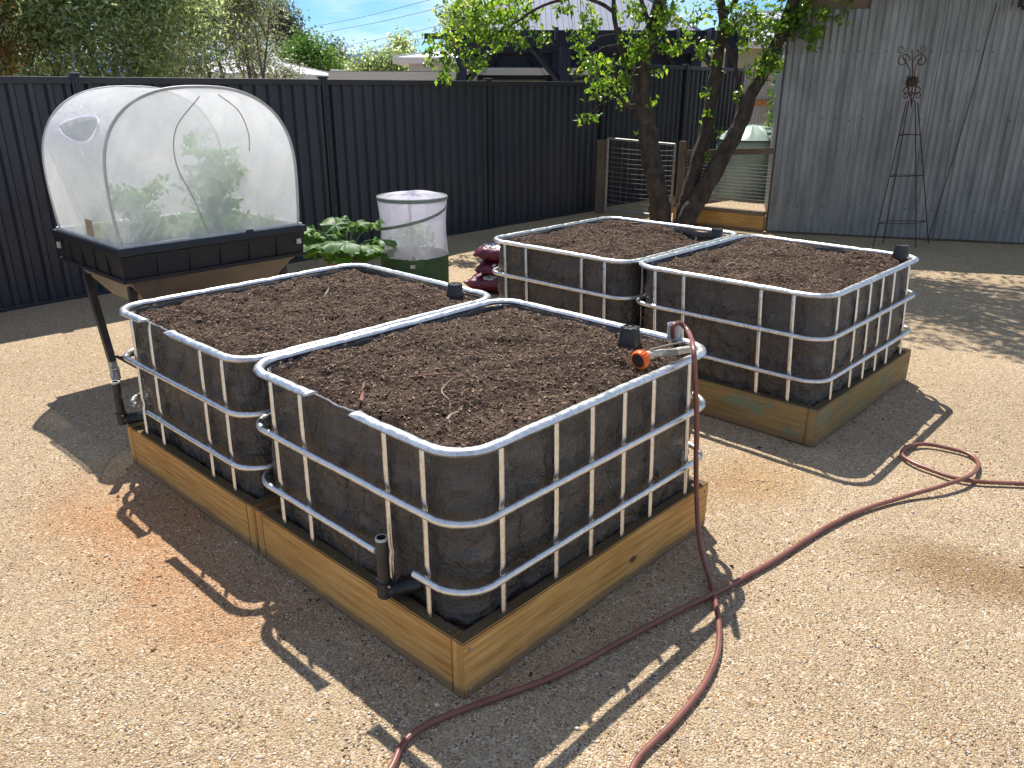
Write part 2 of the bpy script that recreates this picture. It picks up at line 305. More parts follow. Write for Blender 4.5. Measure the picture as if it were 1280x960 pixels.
# ------------------------------------------------------------------ mesh helpers
class MB:
    def __init__(s): s.v = []; s.f = []; s.mi = []; s.uv = {}
    def add(s, vs, fs, mi=0):
        o = len(s.v); s.v += [tuple(x) for x in vs]
        for f in fs: s.f.append(tuple(i+o for i in f)); s.mi.append(mi)
    def box(s, a, b, mi=0, o=Vector((0,0,0)), ex=Vector((1,0,0)), ey=Vector((0,1,0)), ez=Vector((0,0,1))):
        P = [o + ex*x + ey*y + ez*z for z in (a[2], b[2]) for y in (a[1], b[1]) for x in (a[0], b[0])]
        s.add(P, [(0,2,3,1), (4,5,7,6), (0,1,5,4), (2,6,7,3), (0,4,6,2), (1,3,7,5)], mi)
    def gbox(s, a, b, mi=0): s.box(a, b, mi, A0, E1, E2, Z)
    def tube(s, path, rad, seg=10, mi=0, closed=False, caps=True, squash=None, upv=None):
        n = len(path); path = [Vector(p) for p in path]
        if not hasattr(rad, '__len__'): rad = [rad]*n
        rings = []; prev = None
        for i in range(n):
            a = path[i-1] if (i > 0 or closed) else path[i]; b = path[(i+1) % n] if (i < n-1 or closed) else path[i]
            t = (b-a).normalized()
            if upv is not None: nr = (upv - t*upv.dot(t)).normalized()
            elif prev is None:
                q = Vector((0,0,1)) if abs(t.z) < .9 else Vector((1,0,0)); nr = (q - t*q.dot(t)).normalized()
            else: nr = (prev - t*prev.dot(t)).normalized()
            prev = nr; bn = t.cross(nr)
            r = rad[i]; ra, rb = (r if hasattr(r, '__len__') else (r, r*(squash or 1)))
            rings.append([path[i] + nr*(rb*math.sin(2*math.pi*k/seg)) + bn*(ra*math.cos(2*math.pi*k/seg)) for k in range(seg)])
        vs = [p for r_ in rings for p in r_]; fs = []
        for i in range(n if closed else n-1):
            j = (i+1) % n
            for k in range(seg): fs.append((i*seg+k, i*seg+(k+1) % seg, j*seg+(k+1) % seg, j*seg+k))
        if caps and not closed: fs += [tuple(range(seg))[::-1], tuple(range((n-1)*seg, n*seg))]
        s.add(vs, fs, mi)
    def lathe(s, c, prof, seg=24, mi=0, ax=Vector((0,0,1)), ref=None):
        ax = ax.normalized(); ref = ref or (Vector((1,0,0)) if abs(ax.x) < .9 else Vector((0,1,0)))
        a = (ref - ax*ref.dot(ax)).normalized(); b = ax.cross(a); vs = []; fs = []
        for (r, h) in prof:
            for k in range(seg):
                t = 2*math.pi*k/seg; vs.append(c + ax*h + a*(r*math.cos(t)) + b*(r*math.sin(t)))
        for i in range(len(prof)-1):
            for k in range(seg): fs.append((i*seg+k, i*seg+(k+1) % seg, (i+1)*seg+(k+1) % seg, (i+1)*seg+k))
        s.add(vs, fs, mi)
    def grid(s, fn, nu, nv, mi=0, wrap=False):
        vs = [fn(i/nu, j/nv) for j in range(nv+1) for i in range(nu+(0 if wrap else 1))]; W = nu if wrap else nu+1
        s.add(vs, [(j*W+i, j*W+(i+1) % W, (j+1)*W+(i+1) % W, (j+1)*W+i) for j in range(nv) for i in range(nu)], mi)
def origin(p):
    o = Vector((0,0,0))
    while p is not None: o += p.location; p = p.parent
    return o
def link_mesh(name, me, parent, loc):
    o = bpy.data.objects.new(name, me); C.objects.link(o)
    if parent is not None: o.parent = parent
    elif loc is not None: o.location = loc
    return o
def build(name, mb, mats, parent=None, smooth=True, loc=None, bevel=0, auto=None):
    if not isinstance(mats, (list, tuple)): mats = [mats]
    off = origin(parent) if parent is not None else (Vector(loc) if loc is not None else Vector((0,0,0)))
    me = bpy.data.meshes.new(name); me.from_pydata([(x-off.x, y-off.y, z-off.z) for x, y, z in mb.v], [], mb.f)
    for m in mats: me.materials.append(m)
    me.polygons.foreach_set('material_index', mb.mi)
    if bevel:
        bm = bmesh.new(); bm.from_mesh(me); bmesh.ops.recalc_face_normals(bm, faces=bm.faces)
        bmesh.ops.bevel(bm, geom=bm.edges[:], offset=bevel, segments=2, affect='EDGES', profile=.6); bm.to_mesh(me); bm.free()
    if smooth:
        me.polygons.foreach_set('use_smooth', [True]*len(me.polygons))
        me.set_sharp_from_angle(angle=R(40))
    me.update()
    return link_mesh(name, me, parent, loc)
def np_mesh(name, v, f, mats, mi=None, parent=None, smooth=False, loc=None):
    off = origin(parent) if parent is not None else (Vector(loc) if loc is not None else Vector((0,0,0)))
    v = np.asarray(v, np.float32) - np.array(off, np.float32); f = np.asarray(f, np.int32)
    me = bpy.data.meshes.new(name); me.vertices.add(len(v)); me.vertices.foreach_set('co', v.ravel())
    k = f.shape[1]; me.loops.add(f.size); me.loops.foreach_set('vertex_index', f.ravel())
    me.polygons.add(len(f)); me.polygons.foreach_set('loop_start', np.arange(0, f.size, k, dtype=np.int32))
    if not isinstance(mats, (list, tuple)): mats = [mats]
    for m in mats: me.materials.append(m)
    if mi is not None: me.polygons.foreach_set('material_index', np.asarray(mi, np.int32))
    if smooth: me.polygons.foreach_set('use_smooth', np.ones(len(f), bool))
    me.update(calc_edges=True); me.validate()
    return link_mesh(name, me, parent, loc)
def tag(o, label, cat, group=None, kind=None):
    if label: o['label'] = label
    if cat: o['category'] = cat
    if group: o['group'] = group
    if kind: o['kind'] = kind
    return o
def thing(name, loc, label, cat, group=None):
    o = bpy.data.objects.new(name, None); C.objects.link(o); o.location = loc; o.empty_display_size = .1
    return tag(o, label, cat, group)
def catmull(pts, n=10):
    P = [Vector(p) for p in pts]; P = [P[0]*2-P[1]] + P + [P[-1]*2-P[-2]]; o = []
    for i in range(1, len(P)-2):
        for k in range(n):
            t = k/n; a, b, c, d = P[i-1], P[i], P[i+1], P[i+2]
            o.append(.5*((2*b) + (c-a)*t + (2*a-5*b+4*c-d)*t*t + (3*b-a-3*c+d)*t**3))
    o.append(P[-2]); return o
def board(name, o, ex, ey, ez, L_, W_, H_, m, parent=None, loc=None, label=None, bev=.004):
    """a sawn board: ex along its length; uv in metres along the grain"""
    off = origin(parent) if parent is not None else (Vector(loc) if loc is not None else Vector((0,0,0)))
    bm = bmesh.new(); vs = [bm.verts.new((x, y, z)) for z in (0, H_) for y in (0, W_) for x in (0, L_)]
    for f in [(0,2,3,1), (4,5,7,6), (0,1,5,4), (2,6,7,3), (0,4,6,2), (1,3,7,5)]: bm.faces.new([vs[i] for i in f])
    if L_ > .5:
        n = int(L_/.12); bmesh.ops.bisect_plane
        for i in range(1, n):
            bmesh.ops.bisect_plane(bm, geom=bm.verts[:]+bm.edges[:]+bm.faces[:], plane_co=(L_*i/n,0,0), plane_no=(1,0,0))
    es = [e for e in bm.edges if len(e.link_faces) == 2 and e.calc_face_angle(0) > .5]
    bmesh.ops.bevel(bm, geom=es, offset=bev, segments=2, affect='EDGES')
    uvl = bm.loops.layers.uv.new('UVMap'); sd = random.random()*20
    for f in bm.faces:
        endg = abs(f.normal.x) > .7
        for l in f.loops:
            c = l.vert.co; l[uvl].uv = ((c.z*.4+sd, c.y*.6) if endg else (c.x+sd, c.y+c.z+sd))
    for v in bm.verts:
        c = v.co; p = o + ex*c.x + ey*c.y + ez*c.z
        v.co = p - off + Vector((noise.noise(p*9), noise.noise(p*9+Vector((7,3,1))), noise.noise(p*8+Vector((1,9,4)))))*.0022
    me = bpy.data.meshes.new(name); bm.to_mesh(me); bm.free(); me.materials.append(m)
    ob = link_mesh(name, me, parent, loc)
    if label: ob['label'] = label
    return ob

# leaves: many small folded blades
def leaves(cent, size, rng, aspect=.5, fold=.25, droop=0.0, up_bias=0.0, quads=False):
    n = len(cent); size = np.broadcast_to(size, (n,)) if np.ndim(size) else np.full(n, size)
    d = rng.normal(size=(n,3)); d[:,2] -= droop; d /= np.linalg.norm(d, axis=1)[:,None]
    q = rng.normal(size=(n,3)); q[:,2] += up_bias*2
    s = np.cross(d, q); s /= np.linalg.norm(s, axis=1)[:,None]; nn = np.cross(s, d)
    L_ = d*size[:,None]; W_ = s*(size*aspect*.5)[:,None]; F_ = nn*(size*aspect*fold)[:,None]
    c = np.asarray(cent)
    if quads:
        v = np.stack([c-L_*.5, c+W_, c+L_*.5, c-W_], 1).reshape(-1,3)
        return v, np.arange(4*n).reshape(n,4)
    v = np.stack([c-L_*.5, c-L_*.12+W_+F_, c+L_*.5-F_*.8, c-L_*.12-W_+F_, c-L_*.1], 1).reshape(-1,3)
    b = np.arange(n)*5
    f = np.concatenate([np.stack([b, b+1, b+2, b+4], 1), np.stack([b, b+4, b+2, b+3], 1)])
    return v, f
def blob_pts(rng, c, r, n, shell=.35):
    """points in a lumpy ellipsoid volume, denser near its surface"""
    d = rng.normal(size=(n,3)); d /= np.linalg.norm(d, axis=1)[:,None]
    rad = (1-shell*rng.random(n)**1.3)
    return np.asarray(c) + d*rad[:,None]*np.asarray(r)
def clumps(rng, c, r, n_cl, per, rcl):
    cc = blob_pts(rng, c, r, n_cl, .9); P = []
    for k in cc:
        s = rcl*(.6+.8*rng.random()); P.append(k + rng.normal(size=(per,3))*s*np.array([1,1,.75])*.5)
    return np.concatenate(P), cc

# ------------------------------------------------------------------ ground
rs = np.random.default_rng(4)
def ground():
    mb = MB()
    xs = np.concatenate([np.linspace(-1200,-30,8), np.linspace(-20,20,161), np.linspace(30,1200,8)])
    ys = np.concatenate([np.linspace(-60,-6,5), np.linspace(-4,18,133), np.linspace(24,3000,12)])
    vs = []
    for y in ys:
        for x in xs:
            z = 0.0
            if abs(x) <= 20 and -4 <= y <= 18:
                z = .010*noise.noise(Vector((x*.9, y*.9, 0))) + .005*noise.noise(Vector((x*3.5, y*3.5, 3)))-.006
            vs.append((x, y, z))
    W = len(xs); fs = [(j*W+i, j*W+i+1, (j+1)*W+i+1, (j+1)*W+i) for j in range(len(ys)-1) for i in range(W-1)]
    mb.add(vs, fs)
    return tag(build('ground', mb, M_gravel), None, None, kind='structure')
ground()
def pebble_field():
    n = 60000; rng = rs
    y = .9 + 5.5*rng.random(n)**1.9; x = (rng.random(n)*2-1)*(.75*y+.3)
    s = .0014 + .0036*rng.random(n)**3; big = rng.random(n) < .012; s[big] *= 2.0
    ico = np.array([(0,0,1),(1,0,0),(0,1,0),(-1,0,0),(0,-1,0),(0,0,-1)], float)
    tri = np.array([(0,1,2),(0,2,3),(0,3,4),(0,4,1),(5,2,1),(5,3,2),(5,4,3),(5,1,4)])
    jit = 1 + .45*(rng.random((n,6,1))-.5)
    sc = np.stack([1+.7*rng.random(n), .7+.5*rng.random(n), .45+.3*rng.random(n)], 1)
    th = rng.random(n)*6.283; P = ico[None]*jit*sc[:,None]*s[:,None,None]
    c, q = np.cos(th)[:,None], np.sin(th)[:,None]
    X = P[...,0]*c - P[...,1]*q; Y = P[...,0]*q + P[...,1]*c
    g = np.array([.010*noise.noise(Vector((a*.9, b*.9, 0))) + .005*noise.noise(Vector((a*3.5, b*3.5, 3)))-.006 for a, b in zip(x, y)])
    V = np.stack([X+x[:,None], Y+y[:,None], P[...,2]+g[:,None]+s[:,None]*.25], 2).reshape(-1,3)
    F = (tri[None] + (np.arange(n)*6)[:,None,None]).reshape(-1,3)
    tag(np_mesh('loose_gravel', V, F, M_stone), 'loose pale and rusty pebbles strewn over the yard', 'gravel', kind='stuff')
pebble_field()
def litter():
    rng = np.random.default_rng(9); n = 420; mb = MB()
    for i in range(n):
        y = 1.2 + 7.5*rng.random(); x = (rng.random()*2-1)*(.75*y+.2); a = rng.random()*6.28; l = .008+.03*rng.random()**2
        p = Vector((x, y, .006)); d = Vector((math.cos(a), math.sin(a), .05*rng.random()))
        mb.tube([p-d*l, p+d*l*.1+Vector((d.y,-d.x,0))*l*.2, p+d*l], [.0007,.0012,.0006], 4)
    tag(build('dry_litter', mb, M_chip), 'scattered dry twiglets and bark flecks on the gravel', 'litter', kind='stuff')
litter()

# ------------------------------------------------------------------ raised beds
def rr_point(s, x0, x1, y0, y1, r):
    """perimeter param s in metres, starting mid of x0 side going to -y ... returns (x,y,nx,ny)"""
    segs = [('l', (x0, y1-r), (x0, y0+r)), ('a', (x0+r, y0+r), math.pi), ('l', (x0+r, y0), (x1-r, y0)), ('a', (x1-r, y0+r), 1.5*math.pi),
            ('l', (x1, y0+r), (x1, y1-r)), ('a', (x1-r, y1-r), 0), ('l', (x1-r, y1), (x0+r, y1)), ('a', (x0+r, y1-r), .5*math.pi)]
    for g in segs:
        if g[0] == 'l':
            L_ = math.hypot(g[2][0]-g[1][0], g[2][1]-g[1][1])
            if s <= L_:
                t = s/L_; dx, dy = (g[2][0]-g[1][0])/L_, (g[2][1]-g[1][1])/L_
                return g[1][0]+dx*s, g[1][1]+dy*s, dy, -dx
            s -= L_
        else:
            L_ = r*math.pi/2
            if s <= L_:
                a = g[2] + s/r; return g[1][0]+r*math.cos(a), g[1][1]+r*math.sin(a), math.cos(a), math.sin(a)
            s -= L_
    return rr_point(0, x0, x1, y0, y1, r)
def rr_len(x0, x1, y0, y1, r): return 2*(x1-x0-2*r) + 2*(y1-y0-2*r) + 2*math.pi*r
BW, BL = 1.385, 1.17       # outer size of a timber base
RIMZ = .757
def make_bed(bx, by, seed, label, wood, endwood, gap, valve, ringgap, lean, hollow=None, low=.738):
    rnd = random.Random(seed); rng = np.random.default_rng(seed)
    t = thing('raised_bed', G(bx, by, 0), label, 'raised garden bed', 'wicking beds cut from caged tanks on timber bases')
    def g(x, y, z=0): return G(bx+x, by+y, z)
    th = .048
    # base boards: side boards run full length, end boards butt between them
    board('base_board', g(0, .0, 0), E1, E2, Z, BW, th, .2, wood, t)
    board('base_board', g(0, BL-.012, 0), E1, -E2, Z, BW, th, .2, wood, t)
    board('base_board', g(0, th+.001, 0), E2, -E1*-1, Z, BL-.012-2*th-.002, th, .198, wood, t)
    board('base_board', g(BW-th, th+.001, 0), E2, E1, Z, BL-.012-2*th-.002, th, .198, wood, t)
    # packed floor inside the frame that carries the tank
    mb = MB(); mb.gbox((bx+th+.002, by+th+.002, .01), (bx+BW-th-.002, by+BL-th-.016, .168)); build('bed_floor', mb, M_darkwood, t, False)
    if gap is not None:
        for x, y, z, nx, ny in ((.0235, -.001, .172, 0, -1), (.0235, -.001, .03, 0, -1), (BW-.03, -.001, .17, 0, -1)):
            mb = MB(); c = g(x, y, z); ax = E1*nx + E2*ny; mb.lathe(c, [(0, .003), (.005, .003), (.006, .0), (.006, -.002)], 10, 0, ax)
            build('screw_head', mb, M_wire, t)
    # liner
    x0, x1, y0, y1 = .062, BW-.02, .055, BL-.04
    RL = .105
    Lp = rr_len(x0, x1, y0, y1, RL)
    NU, NV = 400, 48
    hs = seed*7.1
    def lp(u, v):
        zz = .165 + (.737-.165)*v
        k = max(0, 1-v/.16)
        px, py, nx, ny = rr_point(u*Lp % Lp, x0, x1, y0, y1, RL)
        # pull corners out to a point near the base, like the folded film
        cx, cy = (x0+x1)/2, (y0+y1)/2
        if k > 0:
            cornx = (x0 if px < cx else x1); corny = (y0 if py < cy else y1)
            dc = math.hypot(px-cornx, py-corny); wgt = max(0, 1-dc/RL)**1.0*k**1.5*.85
            px += (cornx-px)*wgt; py += (corny-py)*wgt
        p3 = Vector((px*3.2+hs, py*3.2, zz*2.2))
        d = .014*noise.noise(p3) + .011*noise.noise(Vector((px*9+hs, py*9, zz*7))) + .0045*noise.noise(Vector((px*16, py*16+hs, zz*34)))
        fold = abs(noise.noise(Vector((px*5+hs, py*5, zz*1.1)))); d -= .010*max(0, 1-fold*14)
        q1 = (px+py)*1.0; f2 = 1-abs(noise.noise(Vector((q1*9+zz*7, zz*5-q1*4, hs+px*2))))*2; d += .0085*max(0, f2)**5
        f3 = 1-abs(noise.noise(Vector((q1*15-zz*12, zz*11+q1*3, hs*2+py*2))))*2; d += .0048*max(0, f3)**4
        bul = .010*math.sin(math.pi*min(1, v*1.05))
        e = d*(1-.6*v**5)+bul+.004*v**5
        ztop = zz + (.010*noise.noise(Vector((px*8, py*8, hs)))*v**6)
        return g(px + nx*e + lean[0]*v, py + ny*e + lean[1]*v, ztop)
    mb = MB(); mb.grid(lp, NU, NV, 0, wrap=True)
    # top hem folds inwards
    def hem(u, v):
        p = lp(u, 1.0); px, py, nx, ny = rr_point(u*Lp % Lp, x0, x1, y0, y1, RL)
        return p - (E1*nx+E2*ny)*(.012*v + .004*math.sin(v*3.1)) + Z*(.004*math.sin(v*3.14) - .05*max(0, v-.4))
    mb.grid(hem, NU, 4, 0, wrap=True)
    o = build('liner', mb, [M_liner, M_lineredge], t)
    # cut edge bead, paler
    mb = MB(); P = [lp(i/NU, 1.0)+Z*.002 for i in range(NU)]
    mb.tube(P, [.0022 + .0012*rnd.random() for _ in P], 5, 0, closed=True); build('liner_hem', mb, M_lineredge, o)
    # soil
    nx_, ny_ = 150, 130; sx0, sx1, sy0, sy1 = x0+.008, x1-.008, y0+.008, y1-.008
    def sz(x, y):
        ex = min(x-sx0, sx1-x, y-sy0, sy1-y)
        base = low + .022*(1-math.exp(-max(ex, 0)/.10)) - .022*math.exp(-max(ex, 0)/.02)
        p = Vector((x*1.0+seed, y, 0))
        z = base + .026*noise.noise(p*2.6) + .018*noise.noise(p*8) + .013*noise.noise(p*19) + .0085*noise.noise(p*48) + .0035*noise.noise(p*110)
        if hollow:
            for hx, hy, hr, hd in hollow:
                q = ((x-hx)**2 + (y-hy)**2)/hr**2; z += hd*math.exp(-q)
        return z
    def sf(u, v):
        x = sx0+(sx1-sx0)*u; y = sy0+(sy1-sy0)*v
        # round the plan corners
        r = .10
        cx = min(max(x, sx0+r), sx1-r); cy = min(max(y, sy0+r), sy1-r)
        if (x < sx0+r or x > sx1-r) and (y < sy0+r or y > sy1-r):
            dx, dy = x-cx, y-cy; m_ = max(abs(dx), abs(dy)); l = math.hypot(dx, dy)
            if l > 1e-6: x = cx + dx/l*m_; y = cy + dy/l*m_
        return g(x + lean[0], y + lean[1], sz(x, y))
    mb = MB(); mb.grid(sf, nx_, ny_, 0)
    # flakes of bark in the same mesh
    n = 15000
    px = sx0+.02+(sx1-sx0-.04)*rng.random(n); py = sy0+.02+(sy1-sy0-.04)*rng.random(n)
    vs = []; fs = []
    for i in range(n):
        x, y = px[i], py[i]
        cx = min(max(x, sx0+.10), sx1-.10); cy = min(max(y, sy0+.10), sy1-.10)
        if math.hypot(x-cx, y-cy) > .095: continue
        c = g(x+lean[0], y+lean[1], sz(x, y) + .002); a = rng.random()*6.283
        l = .0022 + .0075*rng.random()**2.5; wd = l*(.25+.4*rng.random()); tl = (rng.random()-.5)*1.3
        d = Vector((math.cos(a), math.sin(a), tl)); s_ = Vector((-math.sin(a), math.cos(a), (rng.random()-.5)*1.2))
        b0 = len(vs); vs += [c-d*l-s_*wd*.5, c-d*l*.3+s_*wd, c+d*l, c+d*l*.1-s_*wd, c+Z*wd*.7]
        fs += [(b0, b0+1, b0+4), (b0+1, b0+2, b0+4), (b0+2, b0+3, b0+4), (b0+3, b0, b0+4)]
    mb.add(vs, fs, 1)
    build('soil', mb, [M_soil, M_chip], t)
    # cage verticals, inner side of the rings
    cx0, cx1, cy0, cy1 = .026, BW-.012, .020, BL-.03
    yb = [(.175, .02), (.350, .02), (.803, .025), (.985, .03)]; xb = [(.192, .01), (.441, .01), (.625, .01), (.806, .01), (.984, .01), (1.232, 0)]
    def bar(b, tpt, nrm):
        pts = []; rad = []
        for i in range(23):
            k = i/22; p = b.lerp(tpt, k); z = p.z
            cr = sum(math.exp(-((z-q)/.010)**2) for q in (.335, .548, .745))
            pts.append(p - nrm*(.004*min(1, cr)) + E1*.0008*noise.noise(p*20)); rad.append((.0102*(1+.10*min(1, cr)), .0066*(1-.45*min(1, cr))))
        rad[0] = (.0098, .0035); m_ = MB(); m_.tube(pts, rad, 10, upv=nrm); build('cage_bar', m_, M_steel, t)
    lx, ly = lean
    zb = .186
    for y, dy in yb:
        bar(g(cx0, y, zb), g(cx0+lx+.012, y+dy+ly, .748), -E1); bar(g(cx1, y, zb), g(cx1+lx, y+dy+ly, .748), E1)
    for x, dx in xb:
        bar(g(x, cy0, zb), g(x+dx+lx, cy0+ly+.012, .748), -E2); bar(g(x, cy1, zb), g(x+dx+lx, cy1+ly, .748), E2)
    # rings
    def ring(name, off, z, r, sq, gp_=None, dent=.0, lk=0.0, flat=False, m_=M_steel):
        X0, X1, Y0, Y1 = cx0-off+lx*lk, cx1+off+lx*lk, cy0-off+ly*lk, cy1+off+ly*lk; RR = .125
        LL = rr_len(X0, X1, Y0, Y1, RR); NN = 300
        s0, s1 = (0, LL) if gp_ is None else gp_
        pts = []; rad = []
        if gp_ is not None:  # gap given as y-range on the x0 side: start after gap, end before it
            a = (Y1-RR) - gp_[1]; b = (Y1-RR) - gp_[0] + LL; s0, s1 = a, b
        for i in range(NN+(0 if gp_ is None else 1)):
            s_ = s0 + (s1-s0)*i/NN; px_, py_, nx, ny = rr_point(s_ % LL, X0, X1, Y0, Y1, RR)
            dn = 0
            if dent:
                for bxx, bdy in [(yy+dd, 0) for yy, dd in yb]:
                    if px_ < X0+.05 or px_ > X1-.05: dn += math.exp(-((py_-bxx-ly*lk)/.016)**2)
                for bxx in [xx+dd for xx, dd in xb]:
                    if py_ < Y0+.05 or py_ > Y1-.05: dn += math.exp(-((px_-bxx-lx*lk)/.016)**2)
            dn = min(1, dn)
            zz = z - dent*dn*.12 + .0016*noise.noise(Vector((px_*3+hs, py_*3, z*9)))
            fl = 0
            if gp_ is not None: fl = max(math.exp(-((s_-s0)/.020)**2), math.exp(-((s1-s_)/.020)**2))
            pts.append(g(px_ + .002*noise.noise(Vector((px_*4, py_*4, hs))), py_ + .002*noise.noise(Vector((px_*4, py_*4, hs+9))), zz + .006*fl*(1 if flat else 0)))
            rad.append((r*(1+(.35*fl if flat else 0)), r*sq*(1-.16*dn*(1 if dent else 0))*(1-(.65*fl if flat else .0))))
        mb_ = MB(); mb_.tube(pts, rad, 12, closed=gp_ is None, upv=Z)
        return build(name, mb_, m_, t)
    ring('cage_rim', .006, RIMZ, .0195, .72, gap, .007, 1.0, True)
    ring('cage_ring', .018, .546, .0125, 1.0, None, 0, .65)
    ring('cage_ring', .018, .330, .0125, 1.0, ringgap, 0, .25)
    # drain riser with elbow and clamp
    if valve:
        vy = valve; base = g(-.018, vy, .235)
        sub = thing('drain_riser', base, None, None); sub.parent = t; sub.location = base - origin(t)
        mb = MB()
        mb.lathe(g(-.018, vy, .255), [(.0195,0), (.0195,.168), (.0192,.170), (.0155,.170), (.0150,.165), (.0150,.10), (0,.10)], 24); build('riser_pipe', mb, [M_blk2], sub)
        mb = MB(); mb.lathe(g(-.018, vy, .418), [(.0196,0), (.0196,.0085), (.0150,.0085)], 24); build('pipe_rim', mb, M_whitetube, sub)
        mb = MB(); mb.lathe(g(-.018, vy, .212), [(0,0), (.018,0), (.0235,.006), (.0235,.045), (.0255,.047), (.0255,.058), (.0205,.060)], 22)
        a = g(-.018, vy, .232); b = g(.045, vy-.045, .242); c = g(.075, vy-.062, .245)
        mb.tube([a, a.lerp(b, .5), b, c], [.021, .021, .024, .024], 16)
        for i in range(7): mb.lathe(a.lerp(b, .35+.09*i), [(.0215,-.002), (.0262,-.001), (.0262,.0015), (.0215,.002)], 20, 0, (b-a))
        build('elbow', mb, M_blk, sub)
        for q, zz in ((-1, .262), (1, .262)):
            mb = MB(); mb.tube([g(-.018, vy+q*.022, zz), g(-.018-.006, vy+q*.032, zz+.003)], .0042, 8); build('clamp_bolt', mb, M_wire, sub)
        mb = MB()
        mb.lathe(g(-.018, vy, .257), [(.0215,0), (.0245,.001), (.0245,.008), (.0215,.009)], 22)
        build('clamp', mb, M_wire, sub)
    return t, g, sz
LEAN = (.028, .034)
bedA, gA, szA = make_bed(0, 0, 1, 'nearest raised bed, hose nozzle on its rim, drain riser at front left', M_pine, M_pine3, (.76, .52), .335, (.41, .225), LEAN)
bedB, gB, szB = make_bed(0, 1.172, 2, 'raised bed beside the mini greenhouse with loop of rim cut away on its left side', M_pine, M_pine3, (.86, .62), 1.145, (1.02, .90), LEAN)
bedD, gD, szD = make_bed(2.436, -.004, 3, 'raised bed at far right whose greenish timber corner faces the coiled hose', M_pine2, M_pine3, None, None, None, LEAN)
bedC, gC, szC = make_bed(2.436, 1.172, 5, 'rearmost raised bed below the fruit tree with partly hollowed dark soil', M_pine2, M_pine3, None, None, None, LEAN,
    hollow=[(1.0, .62, .13, -.13), (1.18, .34, .17, -.13), (.98, .95, .12, -.10), (.72, .80, .20, .05), (.85, .35, .15, .03)])

def spill():
    rng = np.random.default_rng(77); vs = []; fs = []
    for (bx, by, n) in ((0,0,420), (0,1.172,260), (2.436,-.004,420), (2.436,1.172,120)):
        for i in range(n):
            k = rng.random()
            if k < .35:   # on the timber ledge
                if rng.random() < .5: x, y, z = rng.random()*BW, .006+.04*rng.random(), .2015
                else: x, y, z = .006+.04*rng.random(), rng.random()*(BL-.05), .2015
            else:
                o_ = -.02-.22*rng.random()**2
                if rng.random() < .5: x, y, z = rng.random()*BW, o_, .002
                else: x, y, z = o_, rng.random()*BL, .002
            c = G(bx+x, by+y, z); s_ = .0015+.005*rng.random()**3
            b0 = len(vs); d = rng.normal(size=(4,3))*s_
            if z > .1: d = np.clip(d, -.003, .003)
            vs += [c+Vector(q)+Z*s_*.6 for q in d]; fs += [(b0,b0+1,b0+2), (b0,b0+2,b0+3), (b0,b0+3,b0+1), (b0+1,b0+3,b0+2)]
    mb = MB(); mb.add(vs, fs); tag(build('spilled_soil', mb, M_chip, None, False), 'dark crumbs of soil spilled on timber ledges and gravel round the beds', 'soil crumbs', kind='stuff')
spill()
# grey filler tube standing in the near bed
def pipe_cup(parent, c, r, h):
    mb = MB(); mb.lathe(c, [(r, -.05), (r, h), (r-.001, h+.001), (r-.0035, h), (r-.0035, h-.05), (0, h-.05)], 28)
    return build('filler_tube', mb, M_pvc, parent)
cup = gp(841, 431, .735); cg = cup - Z*.0; pipe_cup(bedA, cg, .027, .088)
def pot(c, r, h, label, rz):
    t = thing('upturned_plant_pot', c, label, 'plant pot', 'upturned black pots in the bed corners')
    mb = MB(); mb.lathe(c, [(r*1.22, -.03), (r*1.20, .004), (r*1.22, .006), (r*1.05, h*.45), (r*.93, h*.96), (r*.90, h)], 28)
    build('pot_wall', mb, M_blk, t)
    mb = MB(); pr = []
    def top(u, v):
        a = u*2*math.pi; rr = r*.905*v
        notch = .006*(math.cos(a*6+rz) > .2)*(v > .55)*(v < .9)
        return c + Vector((rr*math.cos(a), rr*math.sin(a), h - .0035*(v < .98) - notch - .003*(v < .35)))
    mb.grid(top, 48, 14, 0, wrap=True); build('pot_base', mb, M_blk2, t); return t
pot(gA(1.175, .285, .752), .040, .095, 'upturned black pot beside the orange hose nozzle', .3)
pot(gB(1.30, .235, .742), .038, .070, 'upturned black pot in the corner of the bed beside the greenhouse', 1.1)
pot(gD(1.30, .135, .752), .042, .085, 'upturned black pot in the corner of the far right bed', 2.)
pot(gC(1.28, .17, .738), .042, .060, 'upturned black pot under the fruit tree on the rearmost bed', .8)

# ------------------------------------------------------------------ twigs lying on the soil
def twig(pts, r, m, label):
    P = catmull(pts, 8); mb = MB(); n = len(P)
    P = [p + Vector((noise.noise(p*60), noise.noise(p*60+Z*4), 0))*.0015 for p in P]
    mb.tube(P, [r*(.65+.5*math.sin(math.pi*(i+1)/(n+1)))*(1+.25*noise.noise(P[i]*90)) for i in range(n)], 7)
    tag(build('twig', mb, m, loc=P[0]), label, 'twig')
M_redbark = noisy('red_brown_bark', (.17,.075,.045), (.28,.14,.09), 60, .85, 0, .5, .002)
M_palebark = noisy('dry_pale_bark', (.24,.18,.13), (.36,.28,.20), 60, .85, 0, .5, .002)
def on(g, sz, x, y, dz=.006): return g(x+LEAN[0], y+LEAN[1], sz(x, y)+dz)
twig([on(gA, szA, .095, .56, .018), on(gA, szA, .13, .60), on(gA, szA, .19, .665)], .0065, M_redbark, 'short red-brown bark stick poking through the gap in the near rim')
twig([on(gA, szA, .33, .62), on(gA, szA, .40, .57), on(gA, szA, .46, .50)], .0028, M_redbark, 'thin reddish twig lying on the near bed')
twig([on(gA, szA, .19, .25), on(gA, szA, .23, .275), on(gA, szA, .26, .27)], .005, M_palebark, 'pale splinter lying near the front corner of the near bed')
twig([on(gA, szA, .30, .36), on(gA, szA, .34, .44), on(gA, szA, .42, .47)], .0022, M_palebark, 'fine curved pale twig in the middle of the near bed')
